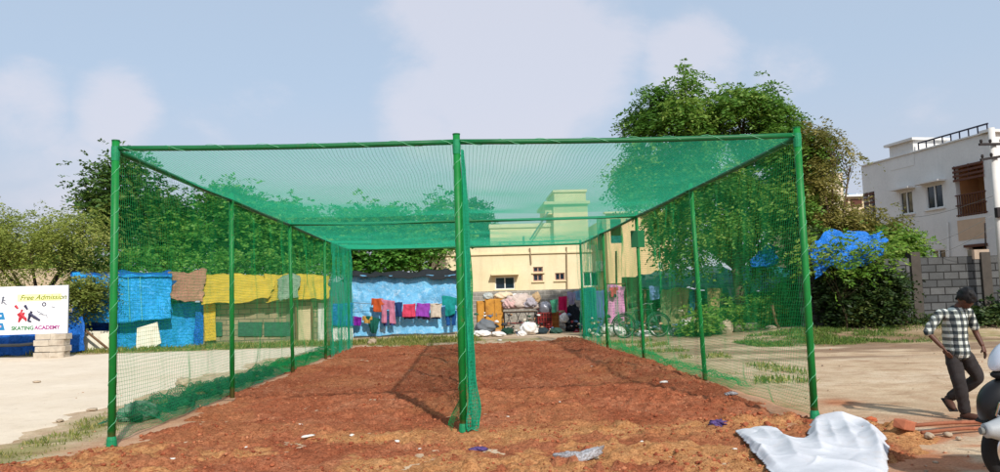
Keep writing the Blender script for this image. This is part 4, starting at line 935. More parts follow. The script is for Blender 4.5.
# iron cot with bundles
a, b_ = at(504, 309, JY), at(537, 330, JY); w_ = b_.x - a.x
r = empty('iron_cot', ((a.x + b_.x) / 2, JY, float(gz(a.x, JY))), 0, 'dark iron cot frame carrying a big pale bundle in the junk heap', 'cot')
M_iron = mat('dark_iron', lin((46, 40, 40)), .4, 8, .7)
for sx_ in (-1, 1):
    for sy_ in (0, 1): MB().tube([(sx_ * w_ / 2, sy_ * .8, 0), (sx_ * w_ / 2, sy_ * .8, 1.0)], .03, 7).build('leg', M_iron, r)
fr_ = MB()
for sy_ in (0, .8):
    for z_ in (.45, .98): fr_.tube([(-w_ / 2, sy_, z_), (w_ / 2, sy_, z_)], .025, 6)
for i in range(7): xx = -w_ / 2 + w_ * (i + .5) / 7; fr_.tube([(xx, 0, .45), (xx + .12 * (-1) ** i, 0, .72), (xx, 0, .98)], .016, 5)
for sx_ in (-1, 1): fr_.tube([(sx_ * w_ / 2, 0, .98), (sx_ * w_ / 2, .8, .98)], .025, 6)
fr_.build('frame', M_iron, r); MB().box((0, .4, 1.005), (w_ - .05, .78, .04)).build('slats', M_wood, r)
MB().box((0, .3, .47), (w_ * .95, .5, .05)).build('shelf', mat('shelf_red', lin((170, 90, 80)), .4, 5, .8), r)
def lump(name, px, py, wpx, hpx, Y, m, label, cat, seed, dep=.5, k=2.4, amp=.35, group=None, z=None):
    s_ = Y / 750; p = at(px, py, Y)
    return crumple(name, (p.x, Y, p.z if z is None else z), (wpx * s_ * 1.15, dep, hpx * s_ * 1.35), m, label, cat, seed, 4, 0, group, k, amp)
M_pale = mat('pale_bundle', lin((206, 188, 176)), .25, 3, .85, bump=.4, bscale=10, dirt=lin((170, 150, 140)))
lump('bundle', 520, 309, 30, 13, JY + .35, M_pale, 'big pinkish white bundle lying on the iron cot', 'bundle', 501, .8, 4.2, .6)
lump('bundle', 511, 308, 13, 9, JY + .15, mat('pinkish_cloth', lin((214, 176, 170)), .25, 4, .9), 'pink folded quilt at the left end of the cot', 'quilt', 514, .5, 3.5, .5)
lump('bundle', 530, 307, 11, 9, JY + .1, mat('lilac_grey_cloth', lin((172, 164, 170)), .25, 4, .9), 'lilac grey bundle at the right end of the cot in front', 'bundle', 515, .5, 3.5, .5)
lump('bundle', 518, 300, 18, 6, JY + .7, M_white, 'white sack topping the pile behind the bundle on the cot', 'sack', 502, .6)
lump('bundle', 503, 299, 17, 7, JY + .6, mat('beige_bundle', lin((222, 200, 168)), .2, 4, .9), 'beige sack lying across the cupboard top', 'sack', 503, .6)
lump('bundle', 488, 299, 9, 6, JY + .5, mat('greywhite_bundle', lin((186, 190, 184)), .3, 5, .9), 'small grey white bundle on the narrow cupboard', 'bundle', 504)
lump('bundle', 536, 303, 8, 10, JY + .4, mat('tan_bundle', lin((190, 160, 120)), .3, 5, .9), 'tan bundle at the right end of the cot', 'bundle', 505)
def crate(px0, py0, px1, py1, Y, m, label):
    a = at(px0, py0, Y); b_ = at(px1, py1, Y); w_ = b_.x - a.x; h_ = a.z - b_.z
    r = empty('crate', ((a.x + b_.x) / 2, Y, b_.z), 0, label, 'crate'); g_ = MB()
    for i in range(6): g_.box((-w_ / 2 + w_ * i / 5, 0, h_ / 2), (.035, .035, h_ + .034))
    for i in range(5): g_.box((0, -.004, h_ * i / 4), (w_, .03, .035))
    for i in range(6): g_.box((-w_ / 2 + w_ * i / 5, .55, h_ / 2), (.035, .035, h_ + .034))
    [g_.box((q_ * w_ / 2, .275, z_), (.03, .55, .03)) for q_ in (-1, 1) for z_ in (.03, h_ - .03)]; g_.build('grid', m, r); MB().box((0, .28, h_ * .48), (w_ * .96, .48, h_ * .92)).build('inner_box', mat('crate_inner', lin((90, 44, 40)), .3, 5, .9), r); return r
crate(538, 313, 552, 331, JY, M_red, 'red wire crate right of the iron cot')
crate(552, 312, 559, 331, JY + .1, mat('crate_ochre', lin((176, 110, 50)), .3, 6, .8), 'narrow ochre slatted crate right of the red crate')
lump('bundle', 545, 313, 12, 11, JY + .3, mat('steel_pot', lin((150, 150, 158)), .3, 5, .4, .4), 'grey metal tub sitting on the red wire crate', 'tub', 506, .45, 1.5, .15)
hang('towel', 551, 299, 557, 312, cloth('seagreen', (90, 180, 140)), 'sea green cloth hanging above the ochre crate', 'cloth', JY - .1, 31, group='cloths on the junk heap')
hang('towel', 559, 297, 567, 317, cloth('crimson', (206, 24, 90)), 'crimson pink cloth hanging at the right of the junk heap', 'cloth', JY - .1, 32, group='cloths on the junk heap')
hang('shirt', 567, 293, 576, 305, cloth('lilac', (170, 160, 190)), 'pale lilac shirt hanging beside the crimson cloth', 'shirt', JY + .1, 33, group='cloths on the junk heap')
hang('shirt', 574, 290, 583, 300, cloth('skyblue', (130, 180, 210)), 'sky blue shirt hanging next to the teal curtain', 'shirt', JY + .1, 34, group='cloths on the junk heap')
lump('bundle', 574, 333, 15, 27, JY + .3, mat('dark_cloth', lin((30, 36, 44)), .5, 5, .9), 'dark heap of cloth left of the teal curtain', 'heap', 507, .6)
lump('bundle', 564, 322, 8, 9, JY - .2, M_white, 'white bag under the crimson cloth', 'bag', 508, .4)
M_greysheet = mat('grey_sheet', lin((112, 116, 120)), .3, 3, .8, bump=.4)
lump('bundle', 486, 332, 19, 12, 33.6, M_greysheet, 'grey sheet heaped in front of the ochre cupboards', 'sheet', 509, .9, 1.6, .25)
lump('sack', 481, 336, 16, 5, 33.0, M_white, 'flat white sack in front of the grey sheet heap', 'sack', 510, .6)
lump('sack', 498, 336, 13, 4.5, 33.0, M_white, 'flat white sack right of the grey sheet heap', 'sack', 511, .5)
lump('sack', 530, 333, 16, 11, 33.2, M_white, 'full white sack leaning in front of the iron cot', 'sack', 512, .6)
lump('sack', 522, 336, 8, 5, 33.0, M_white, 'small white bag left of the full white sack', 'bag', 513, .4)
for i, (px, c, lab) in enumerate(((508, (30, 66, 50), 'dark green bundle under the left of the cot'), (542, (44, 60, 66), 'dark bundle under the red wire crate'), (556, (50, 84, 72), 'greenish bundle in front of the ochre crate'))):
    lump('bundle', px, 334, 11, 6, 34, mat('rag%d' % i if False else 'rag_' + 'abc'[i], lin(c), .4, 6, .9), lab, 'bundle', 520 + i, .5)
o = lump('sack', 591, 347, 14, 4, 29.0, M_white, 'flat white sack lying at the foot of the last right post', 'sack', 530, .4)

t = NT('scrap_mix'); at_ = t.n('ShaderNodeAttribute', attribute_name='tone'); rc = t.n('ShaderNodeValToRGB'); rc.color_ramp.interpolation = 'CONSTANT'; e = rc.color_ramp.elements
cs = [(220, 216, 208), (60, 60, 62), (196, 150, 110), (50, 90, 70), (200, 190, 170), (150, 60, 60), (90, 110, 140), (120, 100, 80), (230, 228, 222), (40, 46, 48)]
for i, c in enumerate(cs):
    q = e[i] if i < 2 else e.new(i / len(cs))
    q.position = i / len(cs); q.color = (*lin(c), 1)
t.l(at_.outputs['Fac'], rc.inputs[0]); M_scrap = t.bsdf(rc.outputs[0], .8, 0, None, .2)
def scraps(label, xa, xb, Ya, Yb, n, zmax, smax):
    a_, b__ = at(xa, 330, (Ya + Yb) / 2).x, at(xb, 330, (Ya + Yb) / 2).x; x = rng.uniform(a_, b__, n); y = rng.uniform(Ya, Yb, n); z = gz(x, y) + zmax * rng.random(n) ** 2.2 * fbm(x * 2, y, 2, 77) * 1.6
    sz_ = rng.uniform(.04, smax, n); o = blobs('rubbish', np.stack([x, y, z], -1), sz_, M_scrap, 1, .45, .55)
    tn_ = np.repeat(rng.random(n), len(o.data.polygons) // n); at2 = o.data.attributes.new('tone', 'FLOAT', 'FACE'); at2.data.foreach_set('value', tn_.astype(np.float32)); tag(o, label, 'rubbish', kind='stuff')
scraps('mixed rags, bags and household scraps heaped round the cupboards and cot', 476, 582, 34.4, 36.4, 230, 1.1, .16)
scraps('small rubbish and rags scattered before the curtains and dark hut', 584, 720, 29.8, 31.2, 300, .8, .13)

# ------------------------------------------------------------------ RIGHT: CURTAINS, HUT, BICYCLE
HY = 31.0
def frame2(x0, x1, y0, y1, Y, label, name='clothes_stand'):
    a = at(x0, y0, Y); b_ = at(x1, y0, Y); z0_ = float(gz(a.x, Y))
    b = MB()
    for p in (a, b_): b.tube([(p.x, Y, z0_), (p.x, Y, p.z + .04)], .035, 7)
    b.tube([(a.x - .1, Y, a.z), (b_.x + .1, Y, b_.z)], .03, 7)
    o = b.build(name, M_wood, None, True); rebase(o); return tag(o, label, 'frame')
frame2(582, 604, 289, 338, HY + .1, 'wooden frame carrying the teal and blue curtains'); frame2(606, 626, 284, 338, HY + .3, 'wooden frame carrying the pink dotted cloth')
hang('curtain', 583, 289, 595, 338, stripes('curtainteal', (30, 126, 130), (24, 96, 110), 5), 'teal curtain hanging from the wooden frame', 'curtain', HY, 41, group='curtains on the right')
hang('curtain', 594, 290, 604, 338, stripes('curtainblue', (104, 116, 176), (78, 90, 150), 5), 'violet blue curtain right of the teal curtain', 'curtain', HY + .05, 42, group='curtains on the right')
t = NT('cloth_pinkdots'); v = t.coord(); vo = t.n('ShaderNodeTexVoronoi'); vo.inputs['Scale'].default_value = 9; vo.inputs['Randomness'].default_value = .15; t.l(v, vo.inputs['Vector'])
M_dots = t.bsdf(t.ramp(vo.outputs['Distance'], [(.28, lin((190, 120, 170))), (.36, lin((226, 158, 200)))]), .85, 0, None, .1, .2)
hang('bedsheet', 607, 285, 625, 326, M_dots, 'pink dotted bedsheet hanging between the curtains and the hut', 'bedsheet', HY + .2, 43)
hang('shirt', 609, 286, 618, 296, cloth('redshirt', (214, 84, 96)), 'small red shirt hanging over the pink bedsheet', 'shirt', HY + .02, 44)
hang('shirt', 610, 295.5, 617.5, 298.5, cloth('darkhem', (50, 34, 60)), 'dark cloth edge below the small red shirt', 'cloth', HY + .04, 45)
hut = empty('tarp_hut', A(720, 338, 29.5), 0, 'low dark hut under patched teal tarpaulin behind the bicycle', 'hut'); hut.location.z = 0
child(wallbox(rect(624, 277, 641, 334, 31.4), .5).build('wall', mat('mud_green_wall', lin((112, 118, 84)), .3, 3, .95, bump=.4, bscale=10, dirt=lin((70, 84, 60)))), hut)
child(wallbox([at(641, 290, 32.8), at(835, 292, 32.8), at(835, 332, 32.8), at(641, 334, 32.8)], .3).build('wall', mat('hut_dark_wall', lin((60, 84, 72)), .5, 3, .95, dirt=lin((96, 76, 60)))), hut)
child(sheet('teal_tarpaulin', [at(636, 279, 34), at(716, 268, 34), at(718, 290, 30.6), at(640, 290, 30.8)], M_teal, None, 60, 30, .16, 1.2, .02, 451, .18), hut)
child(sheet('teal_tarpaulin', [at(700, 270, 34), at(842, 264, 34), at(842, 291, 30.4), at(706, 296, 30.4)], tarpmat('tarp_bluegreen', lin((20, 104, 116)), .6, 1.0, .15), None, 80, 30, .18, 1.1, .02, 452, .2), hut)
child(sheet('grey_tarpaulin', [at(645, 275, 34.3), at(722, 264, 34.3), at(722, 272, 33), at(645, 281, 33)], tarpmat('tarp_grey', lin((150, 176, 160)), .7), None, 40, 10, .10, 1.2, .02, 453, .10), hut)
for px in (645, 664, 696, 706, 752, 790, 832): child(MB().tube([at(px, 289, 30.9), at(px + random.uniform(-1, 1), 336, 30.9)], .05, 7).build('post', M_wood), hut)
for px, y0 in ((618, 243), (632, 246), (670, 262)): pass
o = MB().tube([at(616, 251, 32.2), at(617, 340, 32.2)], .04, 6).build('pole', M_wood, None, True); rebase(o); tag(o, 'thin bare pole rising above the pink bedsheet', 'pole')
for args in ((660, 288, 672, 325, (164, 146, 104), (120, 132, 96), 'olive', 'olive beige blanket hanging left under the hut eave', 'blanket', 2),
             (671, 289, 688, 327, (178, 162, 112), (134, 140, 100), 'sand', 'wide sand coloured blanket hanging in the hut opening', 'blanket', 0),
             (649, 287, 659, 299, (120, 150, 200), None, 'paleblue', 'pale blue cloth hanging near the hut left post', 'cloth', 0),
             (688, 290, 695, 317, (60, 120, 150), None, 'petrol', 'petrol blue cloth right of the sand coloured blanket', 'cloth', 0),
             (707, 290, 722, 312, (188, 164, 112), None, 'khaki', 'khaki cloth tapering to a point under the hut eave', 'cloth', 3),
             (727, 288, 740, 300, (168, 180, 206), None, 'icewhite', 'white and blue triangular cloth under the hut eave', 'cloth', 4),
             (721, 292, 729, 304, (110, 44, 50), None, 'maroon', 'maroon cloth between the khaki and white cloths', 'cloth', 0)):
    x0_, y0_, x1_, y1_, c, c2_, nm, lab, cat, tp = args
    hang('hanging_cloth', x0_, y0_, x1_, y1_, cloth(nm, c, c2_, 2), lab, cat, 30.3, 50 + x0_ % 13, 0, tp, group='cloths under the hut eave')
# bicycle
def bicycle(px0, px1, Y):
    a = gp(px0, 341); Y = 28.8; pa = at(px0 + 7, 340, Y); pb_ = at(px1 - 7, 340, Y); wb = 1.08; cx_ = (pa.x + pb_.x) / 2; z0_ = float(gz(cx_, Y))
    r = empty('bicycle', (cx_, Y, z0_), .12, 'old roadster bicycle standing in front of the hut behind the third right post', 'bicycle')
    M_t = mat('bike_tyre', lin((40, 42, 38)), .3, 8, .9); M_bf = mat('bike_frame_paint', lin((30, 70, 56)), .4, 8, .5, .3); M_sp = mat('bike_steel', lin((150, 155, 150)), .3, 8, .4, .8)
    RW = .345
    for x_ in (-wb / 2, wb / 2):
        w_ = MB().torus((x_, 0, RW), RW - .02, .022, 'y', 36, 8).build('wheel', M_t, r, True)
        MB().torus((x_, 0, RW), RW - .045, .012, 'y', 36, 6).build('rim', M_sp, w_)
        s_ = MB()
        for k_ in range(16): a_ = k_ * math.pi / 8; s_.tube([(x_, 0, RW), (x_ + (RW - .05) * math.cos(a_), 0, RW + (RW - .05) * math.sin(a_))], .003, 4)
        s_.tube([(x_, -.05, RW), (x_, .05, RW)], .02, 7); s_.build('spokes', M_sp, w_)
        fp = [(x_ + (RW + .03) * math.cos(q), 0, RW + (RW + .03) * math.sin(q)) for q in np.linspace(.3, 2.9, 14)]; MB().tube(fp, .022, 6).build('mudguard', M_bf, r)
    BB = (-.08, 0, .29); ST = (-.2, 0, .80); HT = (.36, 0, .84); HB = (.40, 0, .64); RA = (-wb / 2, 0, RW); FA = (wb / 2, 0, RW)
    f_ = MB()
    for p, q in ((BB, ST), (ST, HT), (BB, HB), (HT, HB)): f_.tube([p, q], .018, 7)
    for s_ in (-.05, .05): f_.tube([(RA[0], s_, RA[2]), (BB[0], s_ * .5, BB[2])], .011, 6); f_.tube([(RA[0], s_, RA[2]), (ST[0], s_ * .3, ST[2] - .04)], .009, 6)
    f_.build('frame', M_bf, r)
    k_ = MB()
    for s_ in (-.05, .05): k_.tube([(HB[0], s_ * .6, HB[2]), (FA[0], s_, FA[2])], .012, 6)
    k_.build('fork', M_bf, r)
    MB().tube([(.34, 0, .84), (.33, 0, .98), (.33, .0, 1.0)], .013, 6).build('stem', M_sp, r)
    MB().tube([(.16, -.28, .96), (.28, -.26, 1.0), (.35, -.12, 1.0), (.35, .12, 1.0), (.28, .26, 1.0), (.16, .28, .96)], .012, 6).build('handlebar', M_sp, r)
    MB().tube([(-.2, 0, .80), (-.22, 0, .92)], .012, 6).build('seat_post', M_sp, r)
    MB().tube([(-.36, 0, .95), (-.24, 0, .965), (-.06, 0, .95)], [.085, .07, .025], 10).build('saddle', M_t, r, True)
    c_ = MB(); 
    for s_ in (-.08, .08): c_.tube([(-.25, s_, .76), (-.78, s_, .76)], .008, 5); c_.tube([(-.72, s_, .76), (RA[0], s_, RA[2])], .007, 5)
    for q in (-.35, -.5, -.65, -.78): c_.tube([(q, -.08, .76), (q, .08, .76)], .007, 5)
    c_.build('carrier', M_sp, r)
    q = MB().tube([(BB[0], -.06, BB[2]), (BB[0], .06, BB[2])], .02, 7); q.torus((BB[0], .05, BB[2]), .09, .006, 'y', 20, 5); q.tube([(BB[0], -.06, BB[2]), (BB[0] + .1, -.07, BB[2] - .14)], .009, 5); q.tube([(BB[0], .06, BB[2]), (BB[0] - .1, .07, BB[2] + .14)], .009, 5)
    q.build('crank', M_sp, r)
    for s_, x_, z_ in ((-1, .1, -.14), (1, -.1, .14)): MB().box((BB[0] + x_, s_ * .11, BB[2] + z_), (.08, .08, .02)).build('pedal', M_t, r)
    r.scale = (1.3, 1.3, 1.3)
bicycle(616, 668, 29)
for i, (px, py, wp, hp, Y, m_, lab) in enumerate(((617, 336, 16, 10, 30.3, M_white, 'white sack behind the bicycle front wheel'), (646, 338, 18, 8, 30.0, M_white, 'white sack lying behind the bicycle rear wheel'), (686, 333, 11, 13, 29.6, M_white, 'white sack heap right of the sand coloured blanket'), (692, 328, 9, 12, 29.9, M_pale, 'pale upright sack beside the second right post'), (677, 336, 12, 8, 29.3, M_greysheet, 'grey sack under the sand coloured blanket'), (605, 333, 9, 8, 30.7, M_white, 'white bag between curtain and pink bedsheet'), (634, 330, 14, 9, 30.7, mat('teal_sack', lin((40, 90, 84)), .4, 5, .9), 'dark teal sack under the mud wall'), (655, 322, 16, 9, 30.8, mat('teal_sack2' if False else 'dusky_sack', lin((70, 110, 96)), .4, 5, .9), 'dusky green sack piled under the hut eave'), (709, 322, 11, 14, 30.4, mat('plum_cloth', lin((120, 84, 90)), .4, 5, .9), 'plum coloured bundle hanging by the hut post'))):
    lump('sack', px, py, wp, hp, Y, m_, lab, 'sack', 540 + i, .6, 2.2, .35, 'sacks around the hut')
for i, (px, py, wp, hp, Y, lab) in enumerate(((727, 336, 12, 14, 27.4, 'big rounded pale boulder right of the second right post'), (739, 336, 8, 7, 27.4, 'small boulder right of the rounded pale boulder'), (753, 336, 16, 8, 27.2, 'low flat boulder in front of the hut weeds'), (771, 339, 10, 4, 26.6, 'flat stone right of the low flat boulder'), (812, 338, 8, 6, 26.6, 'pale stone just right of the front right post'), (829, 335, 11, 6, 27, 'rounded stone at the left of the rubble line'), (843, 334, 12, 7, 27, 'pale rubble stone in the middle of the rubble line'), (857, 333, 13, 7, 27.2, 'wide stone right of the middle of the rubble line'), (872, 331, 10, 7, 27.4, 'brownish stone at the right of the rubble line'), (886, 330, 9, 5, 27.4, 'last small stone of the rubble line by the wall'))):
    z_ = float(gz(at(px, py, Y).x, Y)) - .03
    lump('stone', px, py, wp, hp, Y, M_stone, lab, 'boulder', 560 + i, .5, 1.8, .3, 'boulders along the hut and bushes', z_)
o = MB().tube([at(848, 287, 26.0), at(851, 305, 26.0), at(859, 333, 25.9)], [.03, .04, .045], 7).build('stick', mat('bare_stick', lin((170, 130, 110)), .3, 8, .9), None, True); rebase(o); tag(o, 'bare pinkish stick leaning in front of the dark bushes', 'stick')
o = MB().tube([at(772, 305, 26.5), at(776, 322, 26.5), at(785, 337, 26.4)], [.05, .045, .05], 7).build('branch', M_wood, None, True); rebase(o); tag(o, 'crooked branch standing behind the right netting near the front post', 'branch')

# ------------------------------------------------------------------ BLOCK WALL ON THE RIGHT
WX = 25.6
a = at(800, 268, WX); b_ = at(1004, 251, WX); zt_ = (at(905, 262, WX).z + at(985, 253, WX).z) / 2
bw = empty('block_wall', (a.x, WX, 0), 0, 'tall grey concrete block wall with pillars behind the walking man', 'wall')
M_gb2 = blockmat('grey_block_big', lin((104, 105, 105)), lin((82, 84, 85)), lin((52, 52, 51)), .54, .265, msize=.022)
x1_ = at(1040, 251, WX).x - a.x + 3
topz = lambda x: None
c4 = [(0, 0, 0), (x1_, 0, 0)]; zl = at(830, 264, WX).z; zr = at(1000, 250.5, WX).z; n_ = 34
b = MB()
zt_f = lambda q: (zl + (zr - zl) * q)
steps = 10
for i in range(steps):
    xa, xb = x1_ * i / steps, x1_ * (i + 1) / steps; z_ = round(zt_f((i + .5) / steps) / .265) * .265
    b.box(((xa + xb) / 2, .1, z_ / 2), (xb - xa, .2, z_))
b.build('wall', M_gb2, bw)
for px in (914, 984, 1018, 845):
    p = at(px, 255, WX); MB().box((p.x - a.x, .08, (p.z + .1) / 2), (.34, .34, p.z + .1)).build('pillar', mat('pillar_concrete', lin((82, 76, 70)), .3, 3, .95, bump=.4, bscale=12), bw, bevel=.01)
p = at(989, 254, WX); q = at(972, 258, WX); MB().box(((p.x + q.x) / 2 - a.x, .1, p.z), (p.x - q.x, .24, .34)).build('coping', mat('coping_brown', lin((178, 158, 138)), .2, 4, .9), bw)
# soil bank with creepers at the wall foot handled by shrubs

# ------------------------------------------------------------------ WHITE HOUSE ON THE RIGHT
HP0 = at(992, 130, 30.5); vp = ray(352, 303.5); dd = Vector((vp.x, vp.y, 0)).normalized(); nn = Vector((-dd.y, dd.x, 0))
if nn.y > 0: nn = -nn
P0 = Vector((HP0.x, HP0.y, 0))
house = empty('white_house', P0, 0, 'white two-storey house with grilled balcony and roof railing behind the block wall', 'house')
ex = -dd; inn = -nn                     # local x runs towards the viewer along the side wall, y into the house
ang = math.atan2(ex.y, ex.x); house.rotation_euler.z = ang; house.location.x -= .16
def HL(px, py):                          # photo point -> (along, up) on the side wall, along measured from the far corner
    p = on(px, py, P0, nn); return (p - P0).dot(ex), p.z
xl = HL(866, 170)[0]; ZR = HP0.z
Ls = -xl
def HX(px, py): q = HL(px, py); return q[0] - xl, q[1]
M_wh = plaster('white_plaster', lin((226, 224, 220)), lin((212, 210, 206)), .18)
zpar = HX(893, 160)[1]; zpar = (zpar + HX(950, 143)[1]) / 2
H1 = zpar; hs2 = []
def hh(a_, b__): p, q = HX(*a_), HX(*b__); z0_, z1_ = min(p[1], q[1]), max(p[1], q[1]); h = (p[0], z0_, q[0], z1_); hs2.append(h); return h
w1 = hh((902.6, 192.5), (917, 213)); w2 = hh((928.4, 186.5), (947.3, 207)); bo = hh((957.5, 167), (990.5, 213)); w3 = hh((934, 250), (950, 262)); w4 = hh((972, 247), (990, 262)); lo = hh((866, 193.5), (880.5, 236))
o = holed('side_wall', Ls, H1, hs2, M_wh, house, .22); o.location = (xl, 0, 0)
WN = at(1130, 130, 30.5).x - P0.x
# front wall facing the viewer, other walls, roof
fw_ = MB().box((-.0 - .11 + .0, 4.2, H1 / 2), (.22, 7.9, H1)).build('front_wall', M_wh, house)
MB().box((xl + .11, 4.2, H1 / 2), (.22, 7.9, H1)).build('rear_wall', M_wh, house)
MB().box((xl / 2, 8.2, H1 / 2), (Ls, .2, H1)).build('far_wall', M_wh, house)
MB().box((xl / 2, 4.1, H1 - .7), (Ls - .5, 7.8, .15)).build('roof_slab', M_wh, house); MB().box((xl / 2, 4.1, H1 / 2 - .35), (Ls - .5, 7.8, .15)).build('floor_slab', M_wh, house)
MB().box((-.05, 4.0, H1 + .06), (.5, 8.4, .12)).build('parapet_cap', M_wh, house); MB().box((xl / 2, .09, H1 + .03), (Ls + .1, .36, .06)).build('parapet_cap', M_wh, house)
for h in (w1, w2, w3): wn_ = window(house, h[0] + xl, h[1], h[2] + xl, h[3], .06, 1, None, None, .055); MB().box(((h[0] + h[2]) / 2 + xl, -.03, h[1] - .04), (h[2] - h[0] + .2, .14, .06)).build('sill', M_wh, wn_)
for h in (w1, w2): MB().box(((h[0] + h[2]) / 2 + xl, -.22, h[3] + .12), (h[2] - h[0] + .45, .44, .08)).build('awning', M_wh, house)
M_orange = mat('balcony_ochre', lin((196, 142, 96)), .2, 3, .9); M_bw = mat('brown_wood', lin((96, 56, 40)), .3, 8, .6)
# balcony recess
w_ = bo[2] - bo[0]; h_ = bo[3] - bo[1]; xc = (bo[0] + bo[2]) / 2 + xl
MB().box((xc, 1.3, (bo[1] + bo[3]) / 2), (w_ + .4, .12, h_ + .2)).build('recess_wall', M_orange, house)
for s_ in (-1, 1): MB().box((xc + s_ * (w_ / 2 + .06), .76, (bo[1] + bo[3]) / 2), (.1, 1.06, h_)).build('recess_side', M_orange, house)
MB().box((xc, .74, bo[1] - .08), (w_ + .3, 1.02, .12)).build('balcony_floor', M_wh, house); MB().box((xc, .74, bo[3] + .08), (w_ + .3, 1.02, .12)).build('balcony_ceiling', M_orange, house)
dr = MB().box((xc + .15, 1.2, bo[1] + h_ * .36), (w_ * .42, .06, h_ * .66)).build('door', mat('curtain_door', lin((150, 118, 96)), .4, 9, .8), house); MB().box((xc + .15 + w_ * .17, 1.15, bo[1] + h_ * .34), (.04, .05, .12)).build('handle', M_grey, dr)
rl = MB(); zt1 = bo[1] + h_ * .42
for z_ in (bo[1] + .06, bo[1] + h_ * .22, zt1): rl.box((xc, -.02, z_), (w_ + .1, .05, .05))
for i in range(12): rl.box((xc - w_ / 2 + w_ * i / 11, .02, (bo[1] + zt1) / 2), (.035, .03, zt1 - bo[1]))
rl.build('railing', M_bw, house)
lv = MB()
for i in range(4): lv.box((xc, -.05, bo[3] - .06 - i * h_ * .085), (w_ + .1, .05, h_ * .042))
for i in range(3): lv.box((xc - w_ / 2 + w_ * i / 2, .0, bo[3] - h_ * .14), (.05, .04, h_ * .30))
lv.build('slat_screen', M_bw, house)
# left opening (porch) with slats and column
w_ = lo[2] - lo[0]; xc = (lo[0] + lo[2]) / 2 + xl; h_ = lo[3] - lo[1]
MB().box((xc, 1.5, (lo[1] + lo[3]) / 2), (w_, .1, h_)).build('recess_wall', M_wh, house)
lv = MB()
for i in range(4): lv.box((xc, .03, lo[3] - .1 - i * .23), (w_ - .02, .05, .1))
lv.build('slat_screen', M_bw, house); MB().box((xc + w_ * .3, .05, (lo[1] + lo[3]) / 2 - .5), (.09, .09, h_ - 1)).build('column', M_bw, house)
# doorway low right
xc = (w4[0] + w4[2]) / 2 + xl; MB().box((xc, .9, (w4[1] + w4[3]) / 2), (w4[2] - w4[0] + .2, .1, w4[3] - w4[1] + .2)).build('recess_wall', M_orange, house)
MB().box((xc, -.02, w4[3] + .04), (w4[2] - w4[0] + .3, .2, .12)).build('lintel', M_bw, house)
rw = HX(962, 236); rq = HX(991, 245); MB().box(((rw[0] + rq[0]) / 2 + xl, .0, (rw[1] + rq[1]) / 2 + .5), (rq[0] - rw[0], .03, .9)).build('panel', mat('ochre_panel', lin((206, 178, 150)), .15, 3, .9), house)
# chimney-like stair head on the roof
c0, c1_ = HX(893.5, 160), HX(917, 150); zc = HX(905, 143.5)[1]
MB().box(((c0[0] + c1_[0]) / 2 + xl, .9, (zc + H1) / 2 - .3), (c1_[0] - c0[0], 1.84, zc - H1 + .6)).build('stair_head', M_wh, house)
MB().box(((c0[0] + c1_[0]) / 2 + xl, .9, zc + .05), (c1_[0] - c0[0] + .35, 2.2, .12)).build('stair_head_slab', M_wh, house)
# roof railing
rl = MB(); xa = c1_[0] + xl + .2; zt_r = H1 + .42
rl.tube([(xa, .1, zt_r), (-.1, .1, zt_r)], .04, 7)
for i in range(9): xx = xa + (-.15 - xa) * i / 8; rl.tube([(xx, .1, H1 + .05), (xx, .1, zt_r)], .03, 6)
rl.build('roof_railing', mat('rail_dark', lin((56, 58, 74)), .3, 5, .6), house)
p = HX(916, 236); MB().tube([(HX(952, 222)[0] + xl, -.06, HX(952, 222)[1]), (HX(952, 250)[0] + xl, -.06, HX(952, 250)[1] - 1)], .04, 7).build('downpipe', M_frame, house)
# utility pole and wires
PO = at(996.5, 190, 24.5); pz = at(993.5, 128, 24.5)
pole = empty('utility_pole', (PO.x, 24.5, 0), 0, 'pale concrete utility pole with two crossarms at the right edge', 'utility pole')
MB().tube([(0, 0, 0), (0, 0, pz.z)], [.16, .10], 12).build('shaft', mat('pole_concrete', lin((214, 210, 204)), .12, 3, .9), pole, True)
for y_, lft, sl in ((145, -.55, .0), (158, -.5, .14)):
    z_ = at(994, y_, 24.5).z; arm = MB().box((0, -.14, z_), (1.15, .07, .08), Matrix.Rotation(-sl, 3, 'Y')).build('crossarm', M_iron, pole)
    for x_ in (-.5, -.18, .2, .5): MB().tube([(x_, -.14, z_ + .03 + x_ * sl), (x_, -.14, z_ + .10 + x_ * sl), (x_, -.14, z_ + .17 + x_ * sl)], [.02, .05, .035], 8).build('insulator', M_iron, arm)
MB().box((-.1, -.15, at(994, 213, 24.5).z), (.2, .16, .34)).build('junction_box', M_iron, pole, bevel=.02)
def wire(a_, b__, lab, sag=.4, r_=.008):
    a_, b__ = Vector(a_), Vector(b__); pts = [a_.lerp(b__, i / 14) - Vector((0, 0, sag * math.sin(math.pi * i / 14))) for i in range(15)]
    o = MB().tube(pts, r_, 5).build('overhead_wire', M_grey, None, True); rebase(o); tag(o, lab, 'wire', 'wires from the utility pole')
wire(at(993, 215, 24.3), at(875, 247, 27), 'upper cable running left from the utility pole across the white house')
wire(at(993, 227, 24.3), at(882, 258, 27), 'lower cable running left from the utility pole across the white house')
wire(at(993, 196, 24.3), at(866, 214, 33), 'thin cable crossing the white house below its windows')
# service mast
o = MB().tube([at(985, 223, 26.2), at(986, 252, 26.2)], .03, 6).build('pole', M_iron, None, True); rebase(o); tag(o, 'thin dark mast standing behind the block wall near the utility pole', 'mast')

